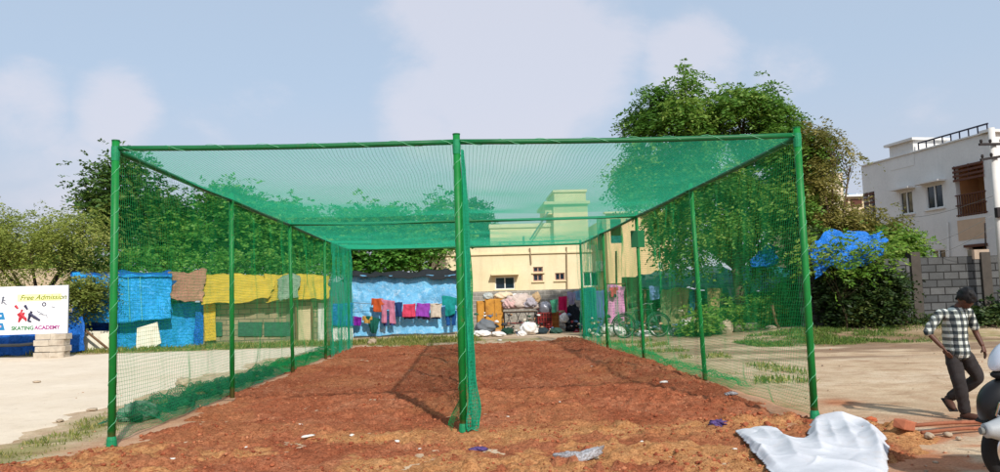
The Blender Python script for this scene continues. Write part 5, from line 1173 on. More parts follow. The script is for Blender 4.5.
# ------------------------------------------------------------------ HOUSE WITH BLUE ROOF BEHIND THE TREES
bh = empty('blue_roof_house', at(848, 215, 44), 0, 'distant cream house with a blue sheet roof seen between tree and white house', 'house'); bh.location.z = 0
def LB(px, py): p = at(px, py, 44); return p.x - bh.location.x, p.z
a, b_ = LB(808, 198), LB(880, 198); MB().box(((a[0] + b_[0]) / 2, 3, a[1] / 2), (b_[0] - a[0], 6, a[1])).build('wall', plaster('cream_far', lin((226, 206, 172)), lin((210, 186, 150))), bh)
MB().box(((a[0] + b_[0]) / 2, 3, a[1] + .06), (b_[0] - a[0] + .6, 6.6, .14)).build('cornice', M_frame, bh)
for px in (826, 842, 856): c_ = LB(px, 203); MB().box((c_[0], -.02, c_[1]), (.7, .06, .45)).build('window', M_bw, bh)
p0_, p1_ = LB(812, 193), LB(866, 193); q0_, q1_ = LB(822, 186), LB(862, 184)
MB().add([(p0_[0], .4, p0_[1]), (p1_[0], .4, p1_[1]), (q1_[0], 4, q1_[1]), (q0_[0], 4, q0_[1]), (p0_[0], .4, p0_[1] - .12), (p1_[0], .4, p1_[1] - .12), (q1_[0], 4, q1_[1] - .12), (q0_[0], 4, q0_[1] - .12)], [(0, 1, 2, 3), (7, 6, 5, 4), (0, 4, 5, 1), (1, 5, 6, 2), (2, 6, 7, 3), (3, 7, 4, 0)]).build('sheet_roof', mat('roof_blue', lin((90, 150, 190)), .15, 4, .6), bh)
for px in (815, 835, 862): c_ = LB(px, 197); MB().tube([(c_[0], .6, a[1]), (c_[0], .6, p0_[1])], .06, 6).build('roof_post', M_frame, bh)
# tower of cream between trees
o = MB().box((0, 0, at(818, 176, 43).z / 2), (1.5, 2, at(818, 176, 43).z)).build('water_tower', plaster('cream_far2', lin((232, 214, 188)), lin((220, 198, 170)))); o.location = (at(823, 200, 43).x, 43, 0); tag(o, 'narrow cream stair tower half hidden by the right tree', 'tower')

# low beige building behind the light green tree on the left
o = MB().box((0, 0, at(40, 270, 44).z / 2), (7, 3, at(40, 270, 44).z)).build('outbuilding', plaster('beige_far', lin((206, 186, 158)), lin((180, 160, 134)))); o.location = (at(48, 280, 44).x, 44, 0); tag(o, 'low beige outbuilding glimpsed below the light green tree on the left', 'outbuilding')

# ------------------------------------------------------------------ TREES AND SHRUBS
M_bark = mat('bark', lin((96, 80, 64)), .4, 5, .95, bump=.7, bscale=22, bdist=.03)
def gnoise(x, y, z, s): return fbm(x + z * .7, y - z * .6, 3, s)
def crown(lobes, n_clump, n_spray, k, spread, leaf, droop, seed, flat=.8, shell=.45, slen=.5):
    """lobes (x,y,z,rx,ry,rz) -> leaf arrays: clumps on each lobe's shell, sprays round each clump, leaflets along each drooping spray"""
    r_ = np.random.default_rng(seed); P0s, clumps = [], []
    vol = np.array([l[3] * l[5] for l in lobes]); vol = vol / vol.sum()
    for l, w_ in zip(lobes, vol):
        m_ = max(3, int(n_clump * w_)); d = unit(r_.normal(0, 1, (m_, 3))); d[:, 2] = np.abs(d[:, 2]) * 1.0 * np.where(r_.random(m_) < .78, 1, -1)
        rr = shell + (1 - shell) * r_.random(m_) ** .45; c = np.array(l[:3]) + d * rr[:, None] * np.array(l[3:])
        ms = max(2, int(n_spray * w_ / m_)); big = r_.uniform(.6, 1.35, m_)
        clumps.append(c); o_ = r_.normal(0, 1, (m_, ms, 3)) * spread * big[:, None, None] * np.array([1, 1, flat]); 
        p = c[:, None] + o_; out = unit(o_ + d[:, None] * spread * .8 + r_.normal(0, .3, o_.shape) * spread)
        tone = np.clip(.5 + r_.normal(0, .16, (m_, 1)) + 0 * o_[..., 0], 0, 1)
        P0s.append((p.reshape(-1, 3), out.reshape(-1, 3), tone.reshape(-1)))
    p = np.concatenate([q[0] for q in P0s]); out = np.concatenate([q[1] for q in P0s]); tn = np.concatenate([q[2] for q in P0s]); n = len(p)
    out[:, 2] = out[:, 2] * .6 + .1; out = unit(out); s = r_.uniform(.6, 1.2, n)[:, None] * slen
    tt = (np.arange(k) + .5) / k; side = np.where(np.arange(k) % 2, 1, -1)
    C_ = p[:, None] + out[:, None] * s[:, None] * tt[None, :, None]; C_[..., 2] -= droop * (tt[None] ** 2) * s
    lat = unit(np.cross(out, np.array([0, 0, 1.0]) + r_.normal(0, .25, (n, 3))))
    D = unit(lat[:, None] * side[None, :, None] + out[:, None] * .5 + np.array([0, 0, -.35 * droop]) + r_.normal(0, .3, (n, k, 3)))
    S = unit(np.cross(D, unit(r_.normal(0, .6, (n, k, 3)) + np.array([0, -.3, 1.0]))))
    L = leaf[0] * 1.12 * r_.uniform(.6, 1.25, (n, k)); T = np.clip(tn[:, None] + r_.normal(0, .13, (n, k)), 0, 1)
    return C_.reshape(-1, 3), D.reshape(-1, 3), S.reshape(-1, 3), L.ravel(), L.ravel() * leaf[1] * 1.35, T.ravel(), np.concatenate(clumps)
def tree(name, label, base, lobes, m, n_clump=60, n_spray=2500, k=10, spread=.45, leaf=(.14, .35), droop=.4, seed=0, r0=.18, fork=.35, cat='tree', group=None, slen=.5, lean=(0, 0), shell=.45, nlimb=60, stems=1):
    base = Vector(base); r = empty(name, base, 0, label, cat, group); b0 = np.array(base)
    lb = [(l[0] - b0[0], l[1] - b0[1], l[2] - b0[2], *l[3:]) for l in lobes]
    C_, D, S, L, W, T, cl = crown(lb, n_clump, n_spray, k, spread, leaf, droop, seed, shell=shell, slen=slen)
    gl = float(gz(b0[0], b0[1])) - b0[2] + .04; ok = C_[:, 2] > gl
    leafmesh('crown', C_[ok], D[ok], S[ok], L[ok], W[ok], m, T[ok], r)
    rr = random.Random(seed); tb = MB(); cz = sum(l[2] for l in lb) / len(lb)
    topz_ = max(.3, cz * fork)
    for st in range(stems):
        fx, fy = lean[0] + (rr.uniform(-.5, .5) * stems * .25), lean[1]
        fk = Vector((fx, fy, topz_)); tb.tube([(0 + fx * .1, 0, -.1), (fx * .4 + .05, fy * .4, topz_ * .5), fk], [r0 * 1.25, r0, r0 * .85], 10)
        for i, l in enumerate(lb):
            if stems > 1 and i % stems != st: continue
            e = Vector(l[:3]); mid = fk.lerp(e, .5) + Vector((rr.uniform(-.2, .2), rr.uniform(-.2, .2), -.1 * (e - fk).length * .4)); tb.tube([fk, mid, e], [r0 * .7, r0 * .45, r0 * .25], 8)
            near = sorted(cl, key=lambda c: (Vector(c) - e).length)[:max(2, nlimb // len(lb))]
            for c in near: c = Vector(c); tb.tube([e.lerp(mid, rr.uniform(0, .4)), e.lerp(c, .55) + Vector((rr.uniform(-.1, .1), rr.uniform(-.1, .1), .05)), c], [r0 * .16, r0 * .09, r0 * .03], 5)
    tb.build('trunk', M_bark, r, True); return r
def lobe(px, py, Y, rx, ry, rz, dy=0):       # centre from the photo, radii in photo pixels (ry in metres)
    p = at(px, py, Y + dy); s_ = Y / 750; return (p.x, p.y, p.z, rx * s_, ry, rz * s_)
Mg_big = leafmat('leaf_mixed_green', lin((60, 98, 34)), lin((92, 136, 48)), lin((152, 172, 78)), .42)
Mg_mid = leafmat('leaf_mid_green', lin((58, 108, 40)), lin((90, 150, 54)), lin((150, 186, 84)), .45)
Mg_pale = leafmat('leaf_olive_pale', lin((112, 130, 52)), lin((146, 158, 70)), lin((184, 182, 100)), .45)
Mg_dark_shade = leafmat('leaf_dark_shade_green', lin((32, 50, 22)), lin((48, 72, 30)), lin((92, 104, 46)), .3)  # shade of the right bushes put into the leaf colour; also used elsewhere
Mg_bright = leafmat('leaf_fresh_green', lin((76, 120, 36)), lin((110, 150, 50)), lin((160, 176, 84)), .45)
def gb(px, Y): p = at(px, 330, Y); return (p.x, Y, float(gz(p.x, Y)))
# big neem-like tree at the right
TYb = 29.5
tree('broad_tree', 'big drooping-leaved tree rising above the front right corner of the cage', gb(742, TYb),
     [lobe(672, 128, TYb, 40, 1.8, 36), lobe(742, 130, TYb, 52, 2.0, 38), lobe(780, 165, TYb, 36, 1.8, 44), lobe(665, 190, TYb, 40, 1.7, 36), lobe(705, 200, TYb, 48, 2.2, 48), lobe(765, 225, TYb, 46, 2.2, 38), lobe(692, 236, TYb, 34, 1.6, 24), lobe(792, 215, TYb, 28, 1.5, 40),
      lobe(650, 104, TYb, 11, .7, 20), lobe(680, 92, TYb, 12, .7, 15), lobe(758, 98, TYb, 14, .8, 10), lobe(806, 150, TYb, 14, .8, 20)],
     Mg_big, 190, 12500, 12, .27, (.155, .34), .8, 1, .22, .35, slen=.62, nlimb=110)
tree('broad_tree', 'smaller olive tree with brownish drooping sprays just right of the front right post', gb(826, 28.0),
     [lobe(818, 152, 28, 13, .7, 28), lobe(834, 146, 28, 14, .5, 8), lobe(850, 166, 28, 8, .4, 5), lobe(819, 195, 28, 13, .8, 26), lobe(830, 226, 28, 24, 1.0, 18), lobe(868, 230, 28, 28, 1.0, 13), lobe(850, 214, 28, 12, .6, 7)],
     leafmat('leaf_olive_brown', lin((86, 88, 40)), lin((124, 122, 56)), lin((176, 158, 90)), .4), 60, 1500, 11, .22, (.14, .28), .9, 2, .1, .4, slen=.6)
# left side
tree('feathery_tree', 'light olive feathery tree at the left edge behind the sign board', gb(40, 34.5),
     [lobe(30, 248, 34, 46, 1.8, 34), lobe(72, 240, 34, 32, 1.4, 26), lobe(6, 262, 34, 36, 1.6, 34), lobe(62, 266, 34, 34, 1.4, 20), lobe(84, 224, 34, 12, .6, 11), lobe(-18, 245, 34, 26, 1.5, 40)],
     Mg_pale, 90, 3600, 10, .38, (.13, .28), .9, 3, .14, .45, slen=.6)
tree('broad_tree', 'dark green tree with ragged top behind the front left post', gb(128, 39),
     [lobe(108, 188, 39, 26, 1.4, 16), lobe(130, 180, 39, 20, 1.2, 18), lobe(120, 212, 39, 34, 1.8, 26), lobe(150, 232, 39, 34, 1.8, 34), lobe(106, 244, 39, 24, 1.6, 30)],
     leafmat('leaf_forest', lin((50, 82, 36)), lin((72, 108, 44)), lin((120, 134, 60)), .35), 60, 2600, 9, .42, (.20, .42), .35, 4, .18, .4)
tree('broad_tree', 'rounded green tree behind the second left bay of netting', gb(215, 40),
     [lobe(185, 228, 40, 32, 1.8, 30), lobe(222, 222, 40, 34, 2.0, 26), lobe(252, 240, 40, 32, 1.8, 30), lobe(205, 256, 40, 50, 2, 24), lobe(238, 206, 40, 15, 1.0, 10)],
     Mg_mid, 90, 4600, 9, .42, (.20, .42), .3, 5, .2, .4)
tree('broad_tree', 'round-topped green tree behind the third left bay of netting', gb(300, 42),
     [lobe(280, 232, 42, 26, 1.8, 22), lobe(304, 244, 42, 30, 1.8, 26), lobe(286, 258, 42, 36, 1.8, 22), lobe(264, 222, 42, 14, 1.0, 12)],
     Mg_mid, 70, 3400, 9, .42, (.20, .42), .3, 6, .18, .4)
tree('bush', 'hanging green creeper hedge above the blue tarpaulin shack', gb(150, 36.4), [lobe(110, 268, 36.2, 40, .8, 10), lobe(160, 266, 36.2, 50, .8, 12), lobe(235, 268, 36.2, 60, .8, 10), lobe(300, 270, 36.2, 40, .8, 9)], Mg_mid, 70, 1700, 8, .32, (.16, .42), .5, 7, .07, .3, 'hedge')
tree('broad_tree', 'dense green tree filling the gap above the black rolled sheet, left half', gb(378, 41),
     [lobe(356, 236, 41, 24, 1.5, 26), lobe(384, 240, 41, 26, 1.5, 28), lobe(370, 264, 41, 34, 1.5, 16), lobe(346, 262, 41, 22, 1.3, 20)],
     Mg_mid, 60, 2300, 9, .40, (.20, .42), .35, 8, .15, .4)
tree('broad_tree', 'tall dark green tree seen through the roof net left of the cream building', gb(425, 42),
     [lobe(440, 220, 42, 14, 1.1, 16), lobe(420, 242, 42, 22, 1.4, 24), lobe(448, 240, 42, 18, 1.1, 14), lobe(408, 262, 42, 26, 1.4, 14)],
     Mg_mid, 50, 1700, 9, .38, (.20, .42), .35, 9, .15, .4)
tree('broad_tree', 'dark tree top showing right of the centre post over the cream roof', gb(474, 52),
     [lobe(470, 220, 52, 17, 1.4, 15), lobe(482, 238, 52, 14, 1.4, 12), lobe(462, 244, 52, 14, 1.4, 14)], Mg_dark_shade, 40, 1100, 8, .4, (.24, .42), .3, 10, .15, .5)
tree('broad_tree', 'small green tree at the far left behind the outbuilding', gb(-10, 50), [lobe(10, 275, 50, 46, 2, 22), lobe(60, 276, 50, 40, 2, 18), lobe(-20, 262, 50, 30, 2, 30)], Mg_mid, 50, 1500, 8, .5, (.26, .42), .3, 12, .15, .4)
tree('bush', 'green shrub hanging between the sign board and the blue shack', gb(80, 30.9), [lobe(82, 298, 30.8, 13, .45, 17), lobe(88, 288, 30.8, 10, .4, 10)], leafmat('leaf_shrub', lin((84, 104, 40)), lin((120, 134, 56)), lin((166, 164, 88)), .4), 24, 650, 9, .2, (.12, .4), .5, 13, .04, .4, 'shrub')
# right side undergrowth
for i, (px, Y, lob, mm, nc, ns, sd, lab) in enumerate((
    (822, 26.6, [(818, 280, 24, 34), (842, 288, 26, 32), (830, 314, 30, 20), (812, 250, 14, 24), (852, 300, 20, 24)], Mg_dark_shade, 80, 3600, 21, 'dark bush with deep shade painted into its leaves right of the front right post'),
    (872, 25.3, [(862, 284, 22, 22), (874, 298, 13, 22), (856, 306, 22, 16), (846, 278, 20, 14), (838, 300, 18, 18)], Mg_dark_shade, 80, 3600, 22, 'dark creeper-covered bush left of the grey block wall'),
    (900, 27.0, [(902, 246, 11, 10), (890, 254, 14, 10), (908, 255, 7, 6), (890, 266, 8, 8)], Mg_bright, 34, 1200, 23, 'bright green feathery shrub spilling over the block wall'),
    (905, 25.2, [(884, 292, 8, 16), (886, 308, 7, 8)], Mg_dark_shade, 22, 480, 24, 'dark creeper hanging on the left part of the block wall'),
    (845, 28.4, [(838, 236, 26, 14), (866, 238, 22, 12), (880, 242, 16, 10)], leafmat('leaf_olive_mid', lin((88, 104, 40)), lin((128, 136, 52)), lin((170, 164, 80)), .4), 40, 1500, 25, 'olive shrub mass just above the torn blue tarpaulin'),
    (735, 27.8, [(704, 322, 8, 8), (742, 318, 10, 8), (768, 316, 14, 12), (756, 328, 14, 6)], Mg_bright, 26, 900, 26, 'bright weeds under the hut eave behind the second right post'),
    (790, 27.6, [(790, 304, 12, 22), (800, 318, 10, 12), (782, 324, 10, 8)], Mg_mid, 26, 1000, 27, 'green bush between hut and front right post'),
    (700, 28.6, [(703, 333, 11, 6), (690, 338, 11, 4)], Mg_bright, 12, 420, 28, 'low weeds around the second right post far behind'),
    (848, 24.4, [(816, 243, 8, 4), (826, 270, 16, 6), (850, 266, 12, 6), (882, 240, 7, 7), (886, 254, 8, 10), (872, 266, 14, 6), (838, 240, 12, 3), (812, 258, 5, 10), (850, 252, 16, 5)], Mg_bright, 34, 330, 31, 'loose sprays of leaves hanging over the vivid blue tarpaulin'),
    (965, 24.9, [(990, 322, 18, 9), (940, 326, 14, 5), (1010, 318, 16, 12)], Mg_dark_shade, 20, 800, 29, 'low dark weeds at the wall foot behind the walking man'))):
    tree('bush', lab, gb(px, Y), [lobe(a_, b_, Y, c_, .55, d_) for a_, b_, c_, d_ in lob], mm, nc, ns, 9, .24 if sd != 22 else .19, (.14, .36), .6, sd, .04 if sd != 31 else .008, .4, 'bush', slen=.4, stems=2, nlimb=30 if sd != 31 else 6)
# far hedge line to close the horizon
for i, (x_, Y_, lab) in enumerate(((-34, 60, 'distant tree mass beyond the left edge of the road'), (-48, 52, 'distant tree left of the sign board beyond the shacks'), (46, 60, 'distant tree behind the white house on the right'), (2, 75, 'distant tree behind the cream building roof'))):
    tree('distant_tree', lab, (x_, Y_, 0), [(x_ - 3, Y_, 3.4, 4, 3, 2.6), (x_ + 3, Y_, 3.2, 4, 3, 2.4), (x_, Y_, 4.6, 3, 3, 2)], Mg_mid, 40, 1300, 8, .7, (.34, .45), .3, 60 + i, .25, .4, group='distant trees')
# torn blue tarpaulin draped over the bushes
o = sheet('torn_tarpaulin', [at(810, 240, 25.4), at(884, 231, 25.5), at(882, 262, 24.5), at(812, 275, 24.5)], tarpmat('tarp_vivid_blue', lin((28, 128, 228)), .5, .8, .2, lin((110, 170, 230))), None, 90, 50, .16, 1.2, .015, 461, .26)
tag(o, 'vivid blue torn tarpaulin draped over the bushes right of the cage', 'tarpaulin')
o = sheet('torn_tarpaulin', [at(752, 252, 28.6), at(776, 248, 28.6), at(774, 264, 28.4), at(754, 268, 28.4)], tarpmat('tarp_vivid_blue2' if False else 'tarp_vivid', lin((20, 110, 215)), .45, 1.2, .2), None, 24, 16, .2, 2.0, .015, 462, .25)
tag(o, 'small patch of blue tarpaulin glimpsed through the right netting in the tree', 'tarpaulin')
r_ = np.random.default_rng(71); 

# ------------------------------------------------------------------ WALKING MAN
PB = g(966, 420); SC = 81.5
def Q(px, py, y=0): return ((px - 966 + (420 - py) * .055) / SC, y, (420 - py) / SC)
man = None
def skin_obj(name, chains, m, parent, sub=2, root=0, M4=None):
    """chains: list of [(point, rx, ry)...]; a first element that is an int index joins to that vertex"""
    vs, es, rs = [], [], []; roots = []
    for ch in chains:
        prev = None
        for k_, e in enumerate(ch):
            if isinstance(e, int): prev = e; continue
            p, r_a = e[0], e[1]; r_b = e[2] if len(e) > 2 else r_a
            vs.append(p); rs.append((r_a, r_b))
            if prev is not None: es.append((prev, len(vs) - 1))
            else: roots.append(len(vs) - 1)
            prev = len(vs) - 1
    me = bpy.data.meshes.new(name); me.from_pydata(vs, es, []); me.materials.append(m)
    o = bpy.data.objects.new(name, me); col.objects.link(o); o.parent = parent
    md = o.modifiers.new('skin', 'SKIN'); md.use_smooth_shade = True
    sk = me.skin_vertices[0].data
    for i, q in enumerate(rs): sk[i].radius = q; sk[i].use_root = i in roots
    s_ = o.modifiers.new('sub', 'SUBSURF'); s_.levels = sub; s_.render_levels = sub
    return o
M_skin = mat('skin_brown', lin((92, 58, 44)), .15, 8, .55, spec=.4)
man_sk = mat('skin_brown', (0, 0, 0))
pel = Q(958, 353, .0); wst = Q(957, 338, .01); che = Q(957, 322, .0); nck = Q(959, 309, -.03); hd1 = Q(961, 303, -.09)
shl, shr = Q(944, 313, .02), Q(972, 312, 0.0); ell, elr = Q(931, 333, .04), Q(981, 334, .05); wrl, wrr = Q(942, 349, -.06), Q(984, 349, -.03)
hpl, hpr = Q(953, 355, 0), Q(966, 355, .02); knl, knr = Q(958, 385, -.05), Q(983, 380, .04); anl, anr = Q(966, 412, 0), Q(969, 403, .38)
def lv3(a_, b__, f_): return tuple(Vector(a_).lerp(Vector(b__), f_))
def grown(name, chains, m, parent, sub=2):
    """each limb its own skinned chain rooted inside the trunk; merged afterwards into one closed surface"""
    bb = bmesh.new()
    for ch in chains:
        o = skin_obj('limb_tmp', [ch], m, None, sub); me = bpy.data.meshes.new_from_object(o.evaluated_get(bpy.context.evaluated_depsgraph_get())); bb.from_mesh(me); bpy.data.meshes.remove(me); bpy.data.objects.remove(o)
    me = bpy.data.meshes.new(name); bb.to_mesh(me); bb.free(); me.materials.clear(); me.materials.append(m)
    for p_ in me.polygons: p_.material_index = 0
    o = bpy.data.objects.new(name, me); col.objects.link(o); o.parent = parent; return o
def fuse(o, vox, it=2):
    r_ = o.modifiers.new('remesh', 'REMESH'); r_.mode = 'VOXEL'; r_.voxel_size = vox; r_.use_smooth_shade = True
    q = o.modifiers.new('smooth', 'SMOOTH'); q.iterations = it; q.factor = .5
    me = bpy.data.meshes.new_from_object(o.evaluated_get(bpy.context.evaluated_depsgraph_get())); o.modifiers.clear(); o.data = me; me.shade_smooth(); return o
import bmesh
body = grown('person', [
    [(pel, .12, .10), (wst, .11, .09), (che, .112, .088), (lv3(che, nck, .7), .06, .052), (nck, .052), (hd1, .05)],
    [(lv3(che, shl, .3), .05), (shl, .044), (ell, .038), (wrl, .026)], [(lv3(che, shr, .3), .05), (shr, .044), (elr, .038), (wrr, .026)],
    [(lv3(pel, hpl, .3), .09), (hpl, .085), (knl, .056), (anl, .036)], [(lv3(pel, hpr, .3), .09), (hpr, .085), (knr, .056), (anr, .036)]], M_skin, None)
# head, hands as further continuous pieces of the same body mesh are grown from their own roots inside it
def addhead():
    V, Fq = ico(4); V = V.copy()
    X, Y, Z = V[:, 0], V[:, 1], V[:, 2]
    P = np.stack([X * .078, Y * .098, Z * .118], -1)
    jaw = sst(-.1, -1, Z); P[:, 0] *= 1 - .32 * jaw; P[:, 1] -= .012 * jaw * (Y < 0)
    P[:, 1] -= .028 * np.exp(-(X / .16) ** 2 - ((Z + .12) / .20) ** 2) * (Y < 0)                  # nose
    for s_ in (-1, 1): P[:, 1] += .012 * np.exp(-((X - s_ * .36) / .17) ** 2 - ((Z - .08) / .13) ** 2) * (Y < 0)   # eye sockets
    P[:, 1] -= .010 * np.exp(-(X / .30) ** 2 - ((Z + .46) / .07) ** 2) * (Y < 0)                  # lips
    P[:, 1] += .008 * np.exp(-(X / .34) ** 2 - ((Z + .53) / .03) ** 2) * (Y < 0)
    for s_ in (-1, 1): P[:, 0] += s_ * .014 * np.exp(-((X - s_ * .98) / .2) ** 2 - ((Y - .05) / .18) ** 2 - ((Z + .05) / .28) ** 2)      # ears
    return P, Fq
hc = Vector(Q(963, 300.5, -.12)); RH = Matrix.Rotation(R(38), 3, 'X') @ Matrix.Rotation(R(-14), 3, 'Y')
RH = Matrix.Rotation(R(-12), 3, 'Z') @ Matrix.Rotation(R(60), 3, 'X')
HVs, HF = addhead()
def xf(P, Rm, c): return P @ np.array(Rm).T + np.array(c)
body_parts = [npmesh('head_tmp', xf(HVs * 1.1, RH, hc), HF, M_skin, None, True)]
def handmesh(w, d, palmn, sgn):
    """palm and five fingers with knuckles as skinned chains"""
    w, d = Vector(w), Vector(d).normalized(); pn = Vector(palmn).normalized(); sd = d.cross(pn).normalized()
    ch = [[(tuple(w - d * .02), .024, .018), (tuple(w + d * .04), .036, .016), (tuple(w + d * .078), .038, .015)]]
    for i, (o_, L_) in enumerate(((-.028, .066), (-.010, .078), (.009, .073), (.027, .058))):
        p = w + d * .075 + sd * o_; c_ = pn * .35
        q1 = p + (d + c_ * .4).normalized() * L_ * .45; q2 = q1 + (d + c_ * 1.3).normalized() * L_ * .32; q3 = q2 + (d * .7 + c_ * 2.2).normalized() * L_ * .25
        ch.append([(tuple(p - d * .02), .0095), (tuple(q1), .0088), (tuple(q2), .008), (tuple(q3), .0068)])
    p = w + d * .02 + sd * (-.024 * sgn) ; q1 = p + (d * .6 - sd * sgn * .8 + pn * .3).normalized() * .035; q2 = q1 + (d - sd * sgn * .25 + pn * .3).normalized() * .03
    ch.append([(tuple(p), .012), (tuple(q1), .0105), (tuple(q2), .0085)])
    return ch
hl = skin_obj('hand_tmp', handmesh(wrl, Vector(Q(947, 357, -.08)) - Vector(wrl), (.9, .2, 0), 1), M_skin, None, 1)
hr = skin_obj('hand_tmp', handmesh(wrr, Vector(Q(985, 358, -.06)) - Vector(wrr), (-.9, .2, 0), -1), M_skin, None, 1)
dg = bpy.context.evaluated_depsgraph_get(); dg.update()
import bmesh
bmj = bmesh.new()
for o in [body] + body_parts + [hl, hr]:
    me = bpy.data.meshes.new_from_object(o.evaluated_get(bpy.context.evaluated_depsgraph_get())); bmj.from_mesh(me); bpy.data.meshes.remove(me)
for o in body_parts + [hl, hr]: bpy.data.objects.remove(o)
body.modifiers.clear(); nm_ = bpy.data.meshes.new('person'); bmj.to_mesh(nm_); bmj.free(); nm_.materials.clear(); nm_.materials.append(M_skin)
for p_ in nm_.polygons: p_.material_index = 0
nm_.shade_smooth(); body.data = nm_; fuse(body, .0055, 1); body.location = (PB.x, PB.y, topf(PB.x, PB.y) + .01)
tag(body, 'man in a checked shirt and dark trousers walking with bowed head beside the motorbike', 'person')
# checked shirt
t = NT('checked_cotton'); v = t.coord()
def band(axis, sc, lo_, ph=0.0):
    s_ = t.n('ShaderNodeSeparateXYZ'); t.l(v, s_.inputs[0]); f_ = t.math('FRACT', t.math('ADD', t.math('MULTIPLY', s_.outputs[axis], sc), ph)); return t.math('LESS_THAN', f_, lo_)
bx_ = band('X', 14, .50); bz_ = band('Z', 12.5, .50)
k = t.mix(t.math('MULTIPLY', bx_, .80), lin((214, 220, 212)), lin((14, 26, 44))); k = t.mix(t.math('MULTIPLY', bz_, .78), k, lin((12, 30, 40)))
k = t.mix(t.math('MULTIPLY', band('X', 17, .05, .7), .3), k, lin((196, 196, 150)))
M_shirt = t.bsdf(k, .85, 0, t.bump(t.noise(v, 9, 4, .6, 1), .6, .03), .1, .08)
def lv3(a_, b__, f_): return tuple(Vector(a_).lerp(Vector(b__), f_))
sh_ = grown('shirt', [
    [(Q(960, 362, 0), .19, .14), (Q(959, 350, 0), .178, .13), (wst, .165, .12), (che, .185, .125), (lv3(che, nck, .6), .135, .095), (Q(959.5, 307, -.045), .066, .066)],
    [(lv3(che, shl, .2), .10), (shl, .06), (lv3(shl, ell, .6), .056), (ell, .058), (lv3(ell, wrl, .22), .054)],
    [(lv3(che, shr, .2), .10), (shr, .06), (lv3(shr, elr, .6), .056), (lv3(shr, elr, .97), .058)]], M_shirt, body)
def wrinkle(o, amp, f_, s_):
    me = o.data; n = len(me.vertices); a = np.empty(n * 3, np.float32); me.vertices.foreach_get('co', a); a = a.reshape(-1, 3).astype(float); nr = np.empty(n * 3, np.float32); me.vertex_normals.foreach_get('vector', nr); nr = nr.reshape(-1, 3)
    d = np.abs(fbm(a[:, 0] * f_ + a[:, 1] * f_ * .6, a[:, 2] * f_ * .8 - a[:, 0] * f_ * .5, 3, s_) - .5); a += nr * (.5 - d * 2)[:, None] * amp; me.vertices.foreach_set('co', a.astype(np.float32).ravel()); me.update()
fuse(sh_, .010, 1); wrinkle(sh_, .022, 11, 5)
tr_ = grown('trousers', [
    [(Q(959, 348, 0), .125, .105), (pel, .135, .112), (Q(959, 359, 0), .125, .10)],
    [(lv3(pel, hpl, .5), .10), (hpl, .10), (knl, .075), (Q(964.5, 408, 0), .066), (Q(966.5, 415, 0), .068)],
    [(lv3(pel, hpr, .5), .10), (hpr, .10), (knr, .078), (lv3(knr, anr, .8), .064), (lv3(knr, anr, 1.0), .062)]], mat('trouser_dark', lin((54, 50, 50)), .35, 6, .9, bump=.5, bscale=14), body)
fuse(tr_, .010, 1); wrinkle(tr_, .018, 10, 9)
hV, hF = addhead(); sel = (hV[:, 2] > .012) | ((hV[:, 1] > -.012) & (hV[:, 2] > -.075)); front = (hV[:, 1] < -.05) & (hV[:, 2] < .045); sel &= ~front
hw = hV * 1.17 + np.array([0, .004, .006]) + (np.stack([fbm(hV[:, 0] * 60, hV[:, 2] * 60 + hV[:, 1] * 40, 3, 81)] * 3, -1) - .5) * .022 * np.sign(hV)
fk_ = sel[hF].all(1); npmesh('hair', xf(hw * 1.1, RH, hc), hF[fk_], mat('hair_black', lin((18, 15, 15)), .3, 30, .6, bump=.6, bscale=90), body, True)
def foot(px, py, y, rz, tip):
    c = Vector(Q(px, py, y)); Rm = Matrix.Rotation(rz, 3, 'Z') @ Matrix.Rotation(tip, 3, 'X')
    V, Fq = ico(3); P = np.stack([V[:, 0] * .045 * (1 - .15 * V[:, 1]), V[:, 1] * .135, np.maximum(V[:, 2], -.55) * .045 * (1 + .45 * sst(0, 1, V[:, 1]))], -1); P[:, 1] -= .06; P[:, 2] += .03
    o = npmesh('shoe', xf(P, Rm, c), Fq, mat('sandal_leather', lin((84, 54, 42)), .35, 9, .7), body, True)
    MB().box((0, -.06, .004), (.1, .27, .014)).build('sole', mat('sandal_sole', lin((40, 36, 36)), .3, 9, .8), o).matrix_local = Matrix.Translation(c) @ Rm.to_4x4()
    return o
foot(965, 418.5, -.02, R(24), 0); foot(969, 407, .40, R(-12), R(28))

# ------------------------------------------------------------------ MOTORBIKE AT THE RIGHT EDGE
MBY = 5.9; wc = at(1021, 452, MBY); zg = topf(wc.x, MBY)
bike = empty('motorbike', (wc.x, MBY, zg), R(-6), 'parked motorbike with black rear and grey muffler cut off by the right edge', 'motorbike')
M_rub = mat('rubber_black', lin((26, 25, 26)), .3, 12, .75, bump=.3, bscale=60); M_blk = mat('bike_black', lin((20, 19, 20)), .2, 5, .4, spec=.4); M_chr = mat('bike_chrome', (.75, .75, .76), .1, 5, .18, 1.0)
M_alu = mat('muffler_grey', lin((168, 172, 174)), .12, 6, .45, .1); M_wht = mat('bike_pearl_white', lin((214, 222, 234)), .08, 4, .22, spec=.5)
RW = .30
def wheelset(x_):
    w_ = MB().torus((x_, 0, RW), RW - .055, .055, 'y', 48, 12).build('wheel', M_rub, bike, True)
    MB().torus((x_, 0, RW), RW - .115, .022, 'y', 48, 8, 1.6).build('rim', M_chr, w_, True)
    s_ = MB()
    for k_ in range(5): a_ = k_ * 2 * math.pi / 5; s_.tube([(x_, 0, RW), (x_ + (RW - .12) * math.cos(a_), 0, RW + (RW - .12) * math.sin(a_))], [.022, .014], 6)
    s_.tube([(x_, -.08, RW), (x_, .08, RW)], .05, 14); s_.build('spokes', M_alu, w_)
wheelset(0); wheelset(1.26)
fp = [(-.02 + (RW + .05) * math.cos(q), 0, RW + (RW + .05) * math.sin(q)) for q in np.linspace(.4, 2.45, 16)]
b = MB()
